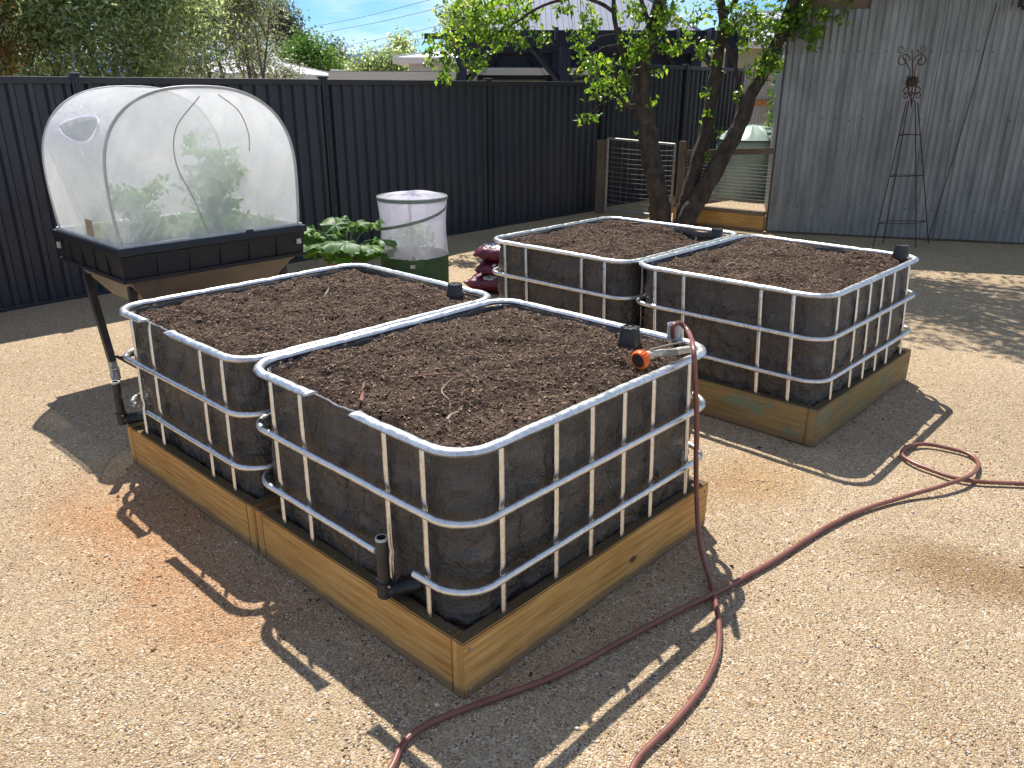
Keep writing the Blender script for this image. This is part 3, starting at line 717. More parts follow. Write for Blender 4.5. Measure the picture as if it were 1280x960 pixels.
twig([on(gB, szB, .83, .66), on(gB, szB, .87, .69, .02), on(gB, szB, .885, .70, .035)], .005, M_palebark, 'stubby twig standing out of the soil beside the greenhouse')
twig([on(gB, szB, .40, .62), on(gB, szB, .45, .58), on(gB, szB, .49, .58)], .004, M_redbark, 'small brown splinter on the bed beside the greenhouse')
twig([on(gD, szD, .35, .75), on(gD, szD, .40, .74), on(gD, szD, .43, .70)], .005, M_palebark, 'pale splinter on the far right bed')
twig([on(gC, szC, 1.12, .42, .0), on(gC, szC, 1.15, .44, .05), on(gC, szC, 1.17, .45, .10)], .003, M_palebark, 'thin pale stick standing in the hollow of the rearmost bed')

# ------------------------------------------------------------------ hose and spray nozzle
def hose():
    hz = .0115
    def onplane(u, v, e2):
        d = ray(u, v); o_ = Vector((0,0,H)) - A0; k = (e2 - o_.dot(E2))/d.dot(E2); return Vector((0,0,H)) + d*k
    a = [cup + Z*.02 + E1*0, gp(841,409,.83), gp(850,404,.838), gp(861,416,.815), onplane(867,438,.0), onplane(869,480,-.022), onplane(871,530,-.028), onplane(870,580,-.03), onplane(871,625,-.035)]
    gr = [(873,662), (878,694), (889,732), (898,775), (897,815), (880,855), (845,900), (790,960)]
    b = []
    for i, (u, v) in enumerate(gr):
        z = (.12, .05)[i] if i < 2 else hz
        b.append(gp(u, v, z))
    lo = [Vector((.30,1.45,hz)), Vector((.10,1.25,hz)), Vector((-.22,1.28,hz)), Vector((-.34,1.48,hz))]
    c = [(492,955), (508,925), (545,900), (620,872), (700,842), (780,799), (850,762), (900,738), (960,705), (1000,680), (1040,656), (1080,637), (1130,621), (1180,606), (1212,594), (1223,580), (1212,568), (1185,560), (1155,555), (1133,559), (1127,568), (1140,578), (1165,588), (1192,597), (1225,602), (1290,605)]
    cc = []
    for i, (u, v) in enumerate(c):
        z = hz
        if 6 <= i <= 7: z = hz + .02*(0)
        if i in (22, 23, 24): z = hz
        if i in (13, 14): z = hz+.021
        cc.append(gp(u, v, z))
    # lift over crossing with the falling strand
    tail = [Vector((3.2, 3.15, hz)), Vector((4.2, 3.3, hz))]
    P = catmull(a + b + lo + cc + tail, 9)
    n = len(P)
    for i in range(len(a)*9, n):
        P[i] = P[i] + Vector((noise.noise(P[i]*2.3), noise.noise(P[i]*2.3+Z*5), 0))*.004
    mb = MB(); mb.tube(P, .0098, 12)
    o = tag(build('garden_hose', mb, M_hose, loc=P[0]), 'brown garden hose trailing from the near bed and looping over the gravel', 'hose')
hose()
def nozzle():
    p0 = gp(801, 449, .800); p1 = gp(858, 437, .800)
    ax = (p0-p1).normalized()
    t = thing('hose_nozzle', (p0+p1)/2, 'orange and off-white spray nozzle resting on the bed rim', 'hose nozzle')
    fd = (Vector((-.55,-.75,-.25))+ax*.7).normalized(); c = p0
    mb = MB(); mb.lathe(c, [(0,-.032), (.020,-.03), (.032,-.012), (.034,0), (.034,.012), (.030,.017), (.026,.017)], 28, 0, fd); head = build('dial', mb, M_orange, t)
    mb = MB()
    for k in range(20):
        a_ = 2*math.pi*k/20; s_ = fd.cross(Z).normalized(); q = s_.cross(fd); pp = c + (s_*math.cos(a_) + q*math.sin(a_))*.034
        mb.tube([pp-fd*.008, pp+fd*.010], .0016, 5)
    build('grip_ridge', mb, M_orange, head)
    mb = MB(); mb.lathe(c+fd*.006, [(.0295,0), (.0295,.009), (.022,.0075), (.006,.0085), (0,.0085)], 28, 0, fd); build('spray_face', mb, M_blk, head)
    mb = MB(); n0 = c - fd*.030; P = catmull([n0, n0.lerp(p1, .25)+Z*.004, n0.lerp(p1, .6), p1], 6)
    mb.tube(P, [.0165-.004*min(1, i/6) + .0015*math.sin(i*.9) for i in range(len(P))], 16); body = build('handle', mb, M_offwhite, t)
    mb = MB(); mb.tube([p + Vector((0,0,-.001)) for p in P[8:15]], .0142, 16); build('grip', mb, M_grip, body)
    mb = MB(); l0 = n0.lerp(p1, .12)+Z*.022; l1 = n0.lerp(p1, .95)+Z*.032; mb.tube(catmull([l0-Z*.012, l0, l0.lerp(l1, .5)+Z*.002, l1], 5), (.0035), 8); build('trigger', mb, M_grip, t)
    mb = MB(); d = (p1-n0).normalized(); mb.lathe(p1, [(.009,-.004), (.013,0), (.013,.012), (.0105,.014), (.0105,.024), (.0125,.026), (.0125,.034), (0,.034)], 20, 0, d); build('connector', mb, M_offwhite, t)
nozzle()

# ------------------------------------------------------------------ mini greenhouse on legs
def pod():
    o = Vector((-2.085, 4.187, 0)); Wd, Dp = 1.11, .92
    t = thing('mini_greenhouse', o + E1*Wd/2 + E2*Dp/2, 'raised planter with clear arched greenhouse cover standing against the dark fence', 'mini greenhouse')
    def p(x, y, z): return o + E1*x + E2*y + Z*z
    def pb(mb, a, b, mi=0): mb.box(a, b, mi, o, E1, E2, Z)
    # tray: walls in two steps with ribs
    mb = MB()
    def tray_wall(prof):
        vs = []; fs = []
        for (inn, z) in prof: vs += [p(inn, inn, z), p(Wd-inn, inn, z), p(Wd-inn, Dp-inn, z), p(inn, Dp-inn, z)]
        for i in range(len(prof)-1):
            for k in range(4): fs.append((i*4+k, i*4+(k+1) % 4, (i+1)*4+(k+1) % 4, (i+1)*4+k))
        return vs, fs
    mb.add(*tray_wall([(.03,.90), (-.022,.90), (-.025,.895), (-.025,.862), (-.012,.855), (-.006,.80), (.0,.735), (-.014,.732), (-.014,.712), (.03,.705)]))
    for k in range(1, 6):
        x = Wd*k/6; pb(mb, (x-.004, -.013, .735), (x+.004, .0, .857))
    for k in range(1, 5):
        y = Dp*k/5; pb(mb, (-.013, y-.004, .735), (.0, y+.004, .857))
    build('tray', mb, M_tray, t, True)
    mb = MB(); mb.add(*tray_wall([(.02,.712), (.05,.695), (.185,.50), (.21,.495)])); vs, fs = [p(.21,.21,.496), p(Wd-.21,.21,.496), p(Wd-.21,Dp-.21,.496), p(.21,Dp-.21,.496)], [(0,1,2,3)]
    mb.add(vs, fs)
    build('hopper', mb, M_hopper, t, False)
    mb = MB()
    def so(u, v): return p(.02+(Wd-.04)*u, .02+(Dp-.04)*v, .868 + .012*noise.noise(Vector((u*9, v*9, 2))))
    mb.grid(so, 40, 34); build('tray_soil', mb, M_soil, t)
    # legs with castors
    for (lx, ly, tx, ty) in ((.03, .50, .03, .66), (.06, .10, .08, .14), (Wd-.06, .50, Wd-.06, .66), (Wd-.06, .10, Wd-.08, .14)):
        mb = MB(); a = p(lx, ly, .145); b = p(tx, ty, .66)
        mb.tube([a, b], [.028, .028], 4, squash=1.0); lg = build('leg', mb, M_blk2, t, False)
        c = p(lx-.01, ly-.03, .052)
        mb = MB(); mb.lathe(c - E1*.0, [(0,-.012), (.030,-.012), (.046,-.010), (.048,-.006), (.048,.006), (.046,.010), (.030,.012), (0,.012)], 28, 0, E1); build('castor_wheel', mb, M_zinc2, lg)
        mb = MB(); pl = p(lx, ly, 0)
        mb.box((-.016,-.03,.105), (.016,.03,.148), 0, pl, E1, E2, Z); mb.box((-.018,-.055,.045), (-.014,-.005,.12), 0, pl - E1*.01, E1, E2, Z); mb.box((.010,-.055,.045), (.014,-.005,.12), 0, pl, E1, E2, Z)
        mb.tube([pl + E1*-.03 - E2*.035 + Z*.052, pl + E1*.02 - E2*.035 + Z*.052], .006, 8)
        build('castor_bracket', mb, M_offwhite, lg)
    mb = MB(); mb.tube([p(.06, .10, .17), p(.06, .50, .17)], .009, 8); mb.tube([p(.06, .46, .17), p(Wd-.06, .46, .17)], .009, 8); build('cross_brace', mb, M_blk2, t)
    # arched cover
    zb = .905; hw = Wd/2-.012; zt = 1.71; zs = 1.22
    def arch(a):  # a 0..1 across the width
        hs_ = zs-zb; el = math.pi/2*math.hypot(hw, zt-zs)/1.41; tot = 2*hs_ + 2*el; s_ = a*tot
        if s_ < hs_: return -hw*(1.0) - .018*math.sin(math.pi*s_/hs_*.5), zb + s_
        if s_ > tot-hs_: q = tot-s_; return hw + .018*math.sin(math.pi*q/hs_*.5), zb+q
        th_ = math.pi*(1-(s_-hs_)/(2*el)); n_ = 2.5
        cx = math.copysign(abs(math.cos(th_))**(2/n_), math.cos(th_)); cz = abs(math.sin(th_))**(2/n_)
        return (hw+.018)*cx, zs + (zt-zs)*cz
    def cov(u, v):
        x, z = arch(u); y = .012 + (Dp-.024)*v
        sag = -.018*math.sin(math.pi*v)*min(1, max(0, (z-zb)*3)); wr = .006*noise.noise(Vector((x*6, y*5, z*6))) + .003*noise.noise(Vector((x*20, y*9, z*20)))
        nx = x/hw; nz = max(0, (z-zs)/(zt-zs)); l = math.hypot(nx, nz) or 1
        return p(Wd/2 + x + (sag+wr)*nx/l, y, z + (sag+wr)*nz/l)
    mb = MB(); mb.grid(cov, 70, 30)
    cover = build('cover', mb, M_film, t)
    for y in (.012, Dp-.012):
        def face(u, v):
            x, z = arch(u*.5 if True else u); x2 = -x
            X = x + (x2-x)*v; bl = .010*noise.noise(Vector((X*5, z*5, y*7))) + .004*noise.noise(Vector((X*17, z*9, y)))
            return p(Wd/2+X, y + bl, z)
        mb = MB(); mb.grid(face, 60, 34); build('end_panel', mb, M_film2, t)
    def hoop(y, r, nm='cover_hoop', m=M_whitetube):
        mb = MB(); mb.tube([p(Wd/2+arch(i/60)[0], y, arch(i/60)[1]) for i in range(61)], r, 8); build(nm, mb, m, t)
    hoop(.012, .0085); hoop(Dp-.012, .0075)
    # zips
    mb = MB()
    mb.tube(catmull([p(Wd*.46, .006, zb), p(Wd*.40, .004, 1.12), p(Wd*.335, .004, 1.32), p(Wd*.36, .004, 1.50), p(Wd*.50, .006, 1.66)], 8), .0032, 6)
    mb.tube(catmull([p(Wd*.60, .006, 1.67), p(Wd*.70, .004, 1.58), p(Wd*.74, .004, 1.46), p(Wd*.735, .004, 1.36)], 8), .0030, 6)
    zp = build('zip', mb, M_zip, t)
    # side vent: an eye shaped netting window with a stitched edge
    def vent(a_, b):
        uu = .262 + .040*math.sin(a_)*b*(1-.2*math.cos(a_)); vv = .47 + .30*math.cos(a_)*b
        q = cov(uu, vv); return q - E1*(.006+.008*b) + Z*.003
    mb = MB(); mb.tube([vent(2*math.pi*i/44, 1) for i in range(44)], .006, 6, closed=True); build('vent_edge', mb, M_net, t)
    mb = MB(); mb.grid(lambda u, v: vent(2*math.pi*u, v), 40, 6, 0, wrap=True); build('vent_mesh', mb, M_grey_net, t)
    mb = MB(); pb(mb, (-.024, .27, .935), (-.0205, .365, 1.025)); build('care_label', mb, M_label, t, False)
    mb = MB(); mb.tube([p(0,0,zb), p(Wd,0,zb), p(Wd,Dp,zb), p(0,Dp,zb)], .011, 8, closed=True); build('base_tube', mb, M_whitetube, t)
    mb = MB()
    for x in (.66*Wd,): pb(mb, (x, -.02, .885), (x+.04, .0, .915))
    build('clip', mb, M_blk, t)
    mb = MB(); pb(mb, (-.035, Dp-.08, .80), (-.022, Dp-.05, .835)); pb(mb, (Wd-.05, -.02, .79), (Wd-.02, -.01, .82)); build('clip', mb, M_offwhite, t)
    # plants growing inside
    def tomato(cx, cy, h, rr, n, seed, label):
        rng = np.random.default_rng(seed); base = p(cx, cy, .875)
        tt = thing('tomato_plant', base, label, 'plant')
        mb = MB(); stems = []
        for k in range(6):
            a_ = rng.random()*6.28; e = base + Vector((math.cos(a_)*rr*.7*rng.random(), math.sin(a_)*rr*.7*rng.random(), h*(.6+.4*rng.random())))
            stems.append(e); mb.tube(catmull([base, base.lerp(e, .5)+Vector((0,0,.03)), e], 6), [.006*(1-.7*i/12) for i in range(13)], 6)
        build('stem', mb, M_stem, tt)
        P = []
        for k in range(n):
            e = stems[rng.integers(6)]; q = base.lerp(e, .25+.75*rng.random()); a_ = rng.random()*6.28
            tip = Vector((math.cos(a_), math.sin(a_), -.2+.5*rng.random()))*(.06+.10*rng.random())
            for j in range(9):
                P.append(list(q + tip*(.25+.75*j/8) + Vector(rng.normal(size=3)*.012)))
        v, f = leaves(np.array(P), .030+.030*rng.random(len(P)), rng, .5, .2)
        np_mesh('foliage', v, f, M_tomato, parent=tt)
    tomato(.66, .22, .58, .22, 150, 3, 'tall leafy tomato plant seen through the greenhouse cover')
    tomato(.22, .25, .40, .16, 80, 4, 'smaller leafy tomato plant at the left inside the greenhouse')
    rng = np.random.default_rng(8)
    P = np.array([list(p(.08+.95*rng.random(), .1+.7*rng.random(), .885+.06*rng.random())) for _ in range(500)])
    v, f = leaves(P, .055, rng, .5, .2, up_bias=.5); tag(np_mesh('seedlings', v, f, M_tomato, loc=p(.5,.4,.88)), 'low green seedlings on the soil inside the greenhouse', 'seedlings', kind='stuff')
pod()

# ------------------------------------------------------------------ broad leaved plant in a pot behind the bed
def broad_plant():
    base = Vector((-1.42, 6.72, 0)); rng = random.Random(5)
    t = thing('potted_plant', base, 'broad-leaved green plant in a brown pot beside the greenhouse', 'potted plant')
    mb = MB(); mb.lathe(base, [(0,0), (.13,0), (.17,.30), (.185,.31), (.185,.335), (.165,.335), (.16,.30), (0,.29)], 28); build('pot', mb, M_terra, t)
    def leaf(c, d, size, tilt):
        mb = MB(); side = Vector((-d.y, d.x, 0)).normalized(); dd = (d*math.cos(tilt) + Z*math.sin(tilt)).normalized(); nn = side.cross(dd)*-1
        ph = rng.random()*6
        def fn(u, v):
            a_ = u*2*math.pi; rr = size*v*(.78 + .22*math.cos(a_)*1.0 + .045*math.sin(a_*7+ph) + .04*math.sin(a_*15+ph))
            if abs(a_-math.pi) < .45: rr *= .35+.65*abs(a_-math.pi)/.45
            x = rr*math.cos(a_); y = rr*math.sin(a_)*.95
            vein = .012*abs(math.sin(a_*3.5))*v; dr = -.35*(rr/size)**2*size
            return c + dd*(x+size*.1) + side*y + nn*(vein + .02*math.sin(a_*5+ph)*v*v) + Z*dr
        mb.grid(fn, 60, 9, 0, wrap=True); return mb
    for k in range(28):
        a_ = k*2.4; rr = .08+.24*math.sqrt(rng.random()); hh = .38+.24*rng.random()
        c = base + Vector((math.cos(a_)*rr*.95, math.sin(a_)*rr, hh + .06*(1-rr/.3)))
        if k == 0: c = base + Vector((-.30,-.12,.50))
        if k == 1: c = base + Vector((-.20,-.2,.42))
        d = Vector((math.cos(a_), math.sin(a_), 0)); sz_ = .11+.06*rng.random()
        lf = build('leaf', leaf(c, d, sz_, R(rng.uniform(-5, 35))), M_rhub, t)
        mb = MB(); b = base + Vector((0,0,.3)); mb.tube(catmull([b, b.lerp(c, .5)+Z*.07, c], 5), .006, 6); build('stalk', mb, M_stem, lf)
broad_plant()

# ------------------------------------------------------------------ pop-up mesh cylinder
def popup():
    c = Vector((-.885, 7.12, 0)); r = .305
    t = thing('popup_plant_cover', c, 'white mesh pop-up cylinder with green fabric base standing on the gravel', 'plant cover')
    h = .80; gh = .30
    mb = MB()
    def wall(z0, z1, amp):
        def fn(u, v):
            a_ = u*2*math.pi; z = z0+(z1-z0)*v; w_ = amp*(.012*noise.noise(Vector((math.cos(a_)*3, math.sin(a_)*3, z*1.5))) + .006*noise.noise(Vector((math.cos(a_)*9, math.sin(a_)*9, z*2))))
            rr = r*(1-.05*math.sin(math.pi*max(0, min(1, (z-gh)/(h-gh)))))+w_
            return c + Vector((rr*math.cos(a_), rr*math.sin(a_), z))
        return fn
    mb.grid(wall(gh, h, 1), 72, 24, 0, wrap=True); build('mesh_wall', mb, M_net, t)
    mb = MB(); mb.grid(wall(.004, gh, .7), 72, 12, 0, wrap=True); build('fabric_base', mb, M_greenfab, t)
    mb = MB()
    def topf(u, v):
        a_ = u*2*math.pi; rr = r*v; bl = .035*(1-v*v)*(1+.6*math.sin(a_*2+1)) + .008*math.sin(a_*7)*v*(1-v)*3
        return c + Vector((rr*math.cos(a_), rr*math.sin(a_), h+.004+bl))
    mb.grid(topf, 60, 12, 0, wrap=True); build('mesh_top', mb, M_net, t)
    mb = MB(); mb.tube([c + Vector((r*math.cos(i*math.pi/30), r*math.sin(i*math.pi/30), h)) for i in range(60)], [(.010,.018)]*60, 8, closed=True, upv=Z); build('top_hoop', mb, M_gband, t)
    mb = MB(); mb.tube([c + Vector((r*math.cos(i*math.pi/30), r*math.sin(i*math.pi/30), gh)) for i in range(60)], .006, 8, closed=True); build('base_hoop', mb, M_greenfab, t)
    mb = MB(); P = []
    for i in range(61):
        s_ = i/60; a_ = math.pi*(1.02 + .98*s_); z = h*.66 + .21*s_**1.3; P.append(c + Vector((r*1.0*math.cos(a_), r*1.0*math.sin(a_), z)))
    for i in range(61):
        s_ = i/60; a_ = math.pi*2*(1+.0*s_) + math.pi*s_*.98 - .06; z = h*.66+.21 - .42*s_*.9
        P.append(c + Vector((r*.99*math.cos(a_), r*.99*math.sin(a_), z)))
    mb.tube(P[:61], [(.004,.013)]*61, 8, upv=Z); mb.tube(P[61:], [(.004,.012)]*61, 8, upv=Z); build('spiral_band', mb, M_gband, t)
    mb = MB(); mb.box((-.02,-.012,-.03), (.02,-.004,.0), 0, c + Vector((.02,-r,gh-.04))); build('tag', mb, M_offwhite, t, False)
    mb = MB(); mb.tube([c + Vector((.0,.02,.02)), c + Vector((-.03,.0,.79))], .013, 8); st = build('stake', mb, M_terra, t)
    rng = np.random.default_rng(2); P = blob_pts(rng, (c.x, c.y, .44), (.2,.2,.17), 500, .9)
    v, f = leaves(P, .05, rng, .45, .2); tag(np_mesh('young_plant', v, f, M_tomato, loc=c), 'small green plant inside the white mesh cylinder', 'plant')
popup()

# ------------------------------------------------------------------ bags of potting mix
def bag(c, L_, W_, hgt, rz, seed, label, pr):
    ex = Vector((math.cos(rz), math.sin(rz), 0)); ey = Vector((-math.sin(rz), math.cos(rz), 0))
    t = thing('potting_mix_bag', c, label, 'potting mix bag', 'stacked maroon potting mix bags')
    def prof(u, v, s):
        x = (u*2-1); y = (v*2-1); e = max(0, (1-abs(x)**3.2))**.55*max(0, (1-abs(y)**3))**.5
        z = hgt*.5 + s*hgt*.5*e*(1+.22*noise.noise(Vector((x*3+seed, y*3, s)))) + .012*noise.noise(Vector((x*7, y*7+seed, s)))
        pin = 1 - .10*(1-abs(y))*abs(x)**6
        return c + ex*(x*L_*.5*pin) + ey*(y*W_*.5*(1-.12*abs(x)**4)) + Z*(z + .02*abs(x)**4*math.sin(y*5+seed))
    mb = MB(); mb.grid(lambda u, v: prof(u, v, 1), 44, 36); mb.grid(lambda u, v: prof(1-u, v, -1), 44, 36)
    body = build('bag_body', mb, M_bag, t)
    # printed patches lie on the skin
    for (u0_, u1_, v0_, v1_, m_, nm) in pr:
        mb = MB()
        def fn(a_, b):
            th_ = a_*2*math.pi; rr = b; uu = (u0_+u1_)/2 + (u1_-u0_)/2*rr*math.cos(th_); vv = (v0_+v1_)/2 + (v1_-v0_)/2*rr*math.sin(th_)
            q = prof(uu, vv, 1); return q + Z*.002 - ey*.003
        mb.grid(fn, 24, 8, 0, wrap=True); build(nm, mb, m_, body)
    return t
bc = Vector((-.10, 6.98, 0)); br = -.35
bag(bc, .60, .40, .15, br, 1, 'bottom maroon potting mix bag of the stack behind the rearmost bed', [(.30,.52,.06,.30,M_bagwhite,'printed_badge'), (.34,.48,.10,.2,M_baggreen,'printed_leaf'), (.60,.66,.08,.2,M_bagwhite,'printed_letter'), (.69,.74,.08,.17,M_bagwhite,'printed_letter'), (.77,.82,.08,.17,M_bagwhite,'printed_letter')])
bag(bc + Vector((.05,.02,.145)), .52, .38, .12, br+.12, 2, 'middle maroon potting mix bag between two others', [(.32,.40,.05,.16,M_bagwhite,'printed_letter'), (.43,.50,.05,.16,M_bagwhite,'printed_letter'), (.53,.59,.05,.16,M_bagwhite,'printed_letter'), (.62,.67,.05,.16,M_bagwhite,'printed_letter')])
bag(bc + Vector((.04,.03,.262)), .50, .38, .15, br-.1, 3, 'top maroon bag of the stack with blue and green print', [(.06,.62,.12,.9,M_bagblk,'printed_panel'), (.5,.85,.10,.30,M_bagwhite,'printed_badge'), (.66,.95,.5,.9,M_baggreen,'printed_leaf')])

# ------------------------------------------------------------------ steel fences
F0 = Vector((0, 10.667, 0)); FD = Vector((math.cos(.817), math.sin(.817), 0)); FN = Vector((FD.y, -FD.x, 0))   # FN faces the yard
def fp(t, n=0, z=0): return F0 + FD*t + FN*n + Z*z
def steel_fence(ts, h, label, z0=-.03, off=0):
    t = thing('steel_fence', fp((ts[0]+ts[-1])/2, off), label, 'fence')
    for a, b in zip(ts[:-1], ts[1:]):
        per = .138; L_ = b-a-.06; prof = []
        s_ = 0
        while s_ < L_:
            for q, dpt in ((0,0), (.045,0), (.062,.032), (.098,.032), (.115,0)): prof.append((s_+q, dpt))
            s_ += per
        prof = [(x, d) for x, d in prof if x < L_] + [(L_, 0)]
        mb = MB(); vs = []; nr = 6
        for j in range(nr+1):
            z = z0 + (h-.05-z0)*j/nr
            for x, d in prof: vs.append(fp(a+.03+x, off-.012+d+.0015*noise.noise(Vector((x*2, z*3, a))), z))
        W = len(prof); mb.add(vs, [(j*W+i, j*W+i+1, (j+1)*W+i+1, (j+1)*W+i) for j in range(nr) for i in range(W-1)])
        build('panel', mb, M_fence, t, False)
        for z, hh in ((h-.055, .055), (z0-.005, .06)):
            mb = MB(); mb.box((a+.03, off-.026, z), (b-.03, off+.030, z+hh), 0, F0, FD, FN, Z); build('rail', mb, M_fpost, t, False, bevel=.006)
    for a in ts:
        mb = MB(); mb.box((a-.034, off-.036, -.02), (a+.034, off+.040, h+.012), 0, F0, FD, FN, Z)
        # central groove of the post reads as two flanges
        mb.box((a-.012, off+.040, -.02), (a+.012, off+.046, h+.004), 0, F0, FD, FN, Z)
        o = build('post', mb, M_fpost, t, False, bevel=.005)
        mb = MB(); mb.box((a-.042, off-.044, h+.013), (a+.042, off+.050, h+.030), 0, F0, FD, FN, Z); build('post_cap', mb, M_fpost, o, False, bevel=.006)
steel_fence([-9.95, -7.58, -5.20, -2.82, -.441, 1.87], 1.785, 'long dark charcoal corrugated steel fence along the yard')
steel_fence([1.80, 4.25, 6.5, 8.8], 2.04, 'taller dark steel fence behind the mesh pen', off=-.13)
# small shiny thing stuck on the fence at far left: a snail shell
mb = MB(); c = gp(32, 150, .0); c = fp(-6.0, .03, 1.35)
for i in range(14):
    a_ = i*.7; mb.lathe(c + Vector((.010*math.cos(a_)*(1-i/16), 0, .010*math.sin(a_)*(1-i/16))) + FN*(.001*i), [(0,-.006*(1-i/18)), (.007*(1-i/18),0), (0,.006*(1-i/18))], 8, 0, FN)
tag(build('snail_shell', mb, M_offwhite, loc=c), 'small pale snail shell stuck to the dark fence at left', 'snail shell')

# ------------------------------------------------------------------ corrugated shed
S0 = Vector((3.22, 10.07, 0)); SD = (Vector((6.0, 9.28, 0)) - S0).normalized(); SN = Vector((SD.y, -SD.x, 0))
def shed():
    t = thing('corrugated_shed', S0 + SD*2.5 - SN*2, 'grey corrugated iron shed filling the right background', 'shed')
    def P(x, n, z): return S0 + SD*x + SN*n + Z*z
    def sheet(nm, x0, x1, z0, z1, n0, amp=.0095, dirv=None, m=M_zinc):
        per = .0765; nn = int((x1-x0)/per*8); mb = MB()
        def fn(u, v):
            x = x0+(x1-x0)*u; z = z0+(z1-z0)*v
            d = amp*math.sin(2*math.pi*x/per) + .006*noise.noise(Vector((x*1.3, z*1.1, n0*50)))
            if dirv is None: return P(x, n0+d, z)
            return P(d + n0, -x, z)
        mb.grid(fn, nn, 10); return build(nm, mb, m, t)
    sheet('wall_sheet', 0.0, .86, .02, 1.42, .000); sheet('wall_sheet', -.004, .86, 1.39, 2.55, .006)
    sheet('wall_sheet', .84, 1.66, .015, 2.75, .012); sheet('wall_sheet', 1.64, 2.46, .02, 2.75, .024); sheet('wall_sheet', 2.44, 3.26, .015, 2.75, .012)
    sheet('wall_sheet', 3.24, 4.9, .02, 2.75, .024); sheet('wall_sheet', .0, 4.5, .02, 2.6, -.012, dirv=1)
    mb = MB(); mb.box((.02,-.075,0), (5,-.03,2.7), 0, S0, SD, SN, Z); mb.box((.02,-4.4,0), (.06,-.08,2.6), 0, S0, SD, SN, Z); build('inner_wall', mb, M_greywood, t, False)
    mb = MB()
    def roof(u, v):
        x = -.15+5.2*u; d = .009*math.sin(2*math.pi*x/.0765); return P(x, .22-4.9*v, 2.78+.45*v+d)
    mb.grid(roof, 540, 4); build('roof', mb, M_zinc, t)
    mb = MB(); mb.box((.9,.04,2.66), (4.9,.10,2.80), 0, S0, SD, SN, Z); build('fascia', mb, M_greywood, t, False)
    mb = MB(); mb.tube(catmull([P(1.86,.05,.02), P(1.96,.045,.9), P(2.03,.05,1.6), P(2.10,.05,2.58)], 6), .005, 6)
    build('cable', mb, M_bronze, t)
    # nail heads
    rng = random.Random(3)
    for z in (.35, 1.36, 2.1):
        x = .038
        while x < 4.8:
            if rng.random() < .8:
                mb = MB(); mb.lathe(P(x-.019, .034, z+rng.uniform(-.015,.015)), [(0,.004), (.006,.002), (.008,-.001)], 8, 0, SN); build('nail_head', mb, M_bronze, t)
            x += .153
    l = P(2.36,.14,2.56); mb = MB(); mb.box((-.05,-.10,-.03), (.05,.06,.05), 0, l, SD, SN, Z); mb.lathe(l-Z*.035, [(0,-.03), (.032,-.03), (.036,0), (.03,.01)], 16); build('lamp', mb, M_blk, t, False)
shed()

# ------------------------------------------------------------------ rusty garden obelisk in front of the shed
def obelisk():
    Yb = 9.28; Yf = 9.05
    c0 = at(1128, 300, Yf); base = Vector((4.60, 9.15, 0))
    t = thing('garden_obelisk', base, 'tall rusty wire garden obelisk with scrolled finial against the shed', 'garden obelisk')
    def q(u, v, Y): return at(u, v, Y)
    legs = [(q(1092,303,Yf), q(1133,128,9.18)), (q(1104,303,Yb), q(1136,126,9.22)), (q(1146,303,Yf), q(1144,126,9.18)), (q(1161,303,Yb), q(1147,128,9.22))]
    L3 = []
    for a, b in legs:
        a = Vector((a.x, a.y, 0)); L3.append((a, b)); mb = MB(); mb.tube(catmull([a, a.lerp(b, .5)+Vector((.004,0,0)), b], 8), .0058, 6); build('leg', mb, M_rust, t)
    for k in (.17, .50, .78):
        ps = [a.lerp(b, k) for a, b in L3]; order = [0, 1, 3, 2]; mb = MB()
        for i in range(4): mb.tube([ps[order[i]], ps[order[(i+1) % 4]]], .0048, 6)
        build('cross_ring', mb, M_rust, t)
    top = sum((b for a, b in L3), Vector())/4 - Z*.04; ap = q(1140, 62, 9.2)
    mb = MB(); mb.tube(catmull([top-Z*.02, top.lerp(ap, .5)+Vector((.01,0,0)), ap], 6), .006, 6)
    def scroll(c, r, a0, turns, sgn, th=.0055):
        P = [c + Vector((math.cos(a0+sgn*s*turns*2*math.pi)*r*(1-.8*s), 0, math.sin(a0+sgn*s*turns*2*math.pi)*r*(1-.8*s))) for s in [i/26 for i in range(27)]]
        mb.tube(P, th, 6)
    for s_ in (-1, 1):
        a_ = 0 if s_ < 0 else math.pi
        scroll(q(1140+s_*11, 76, 9.2), .075, a_, 1.3, -s_); scroll(q(1140+s_*13, 61, 9.2), .05, a_, 1.2, s_, .004)
        scroll(q(1140+s_*6, 112, 9.2), .055, a_, 1.2, s_); scroll(q(1140+s_*7, 120, 9.2), .045, a_, 1.1, -s_)
        mb.tube(catmull([top, q(1140+s_*5, 105, 9.2), q(1140+s_*3, 88, 9.2), q(1140+s_*12, 70, 9.2)], 6), .005, 6)
    build('finial', mb, M_rust, t)
    mb = MB(); c = q(1140, 102, 9.17); rng = np.random.default_rng(1)
    mb.lathe(c, [(0,-.05), (.04,-.045), (.06,-.01), (.055,.02), (.03,.04), (0,.045)], 14)
    for k in range(70):
        a_ = rng.random()*6.28; e = rng.uniform(-.9,.9); d = Vector((math.cos(a_)*math.cos(e), math.sin(a_)*math.cos(e), math.sin(e))); s_ = Vector(rng.normal(size=3)).normalized()*.05
        p_ = c + d*.05; mb.tube([p_-s_, p_+d*.012, p_+s_], .0018, 4)
    build('nest_ball', mb, M_bronze, t)
obelisk()

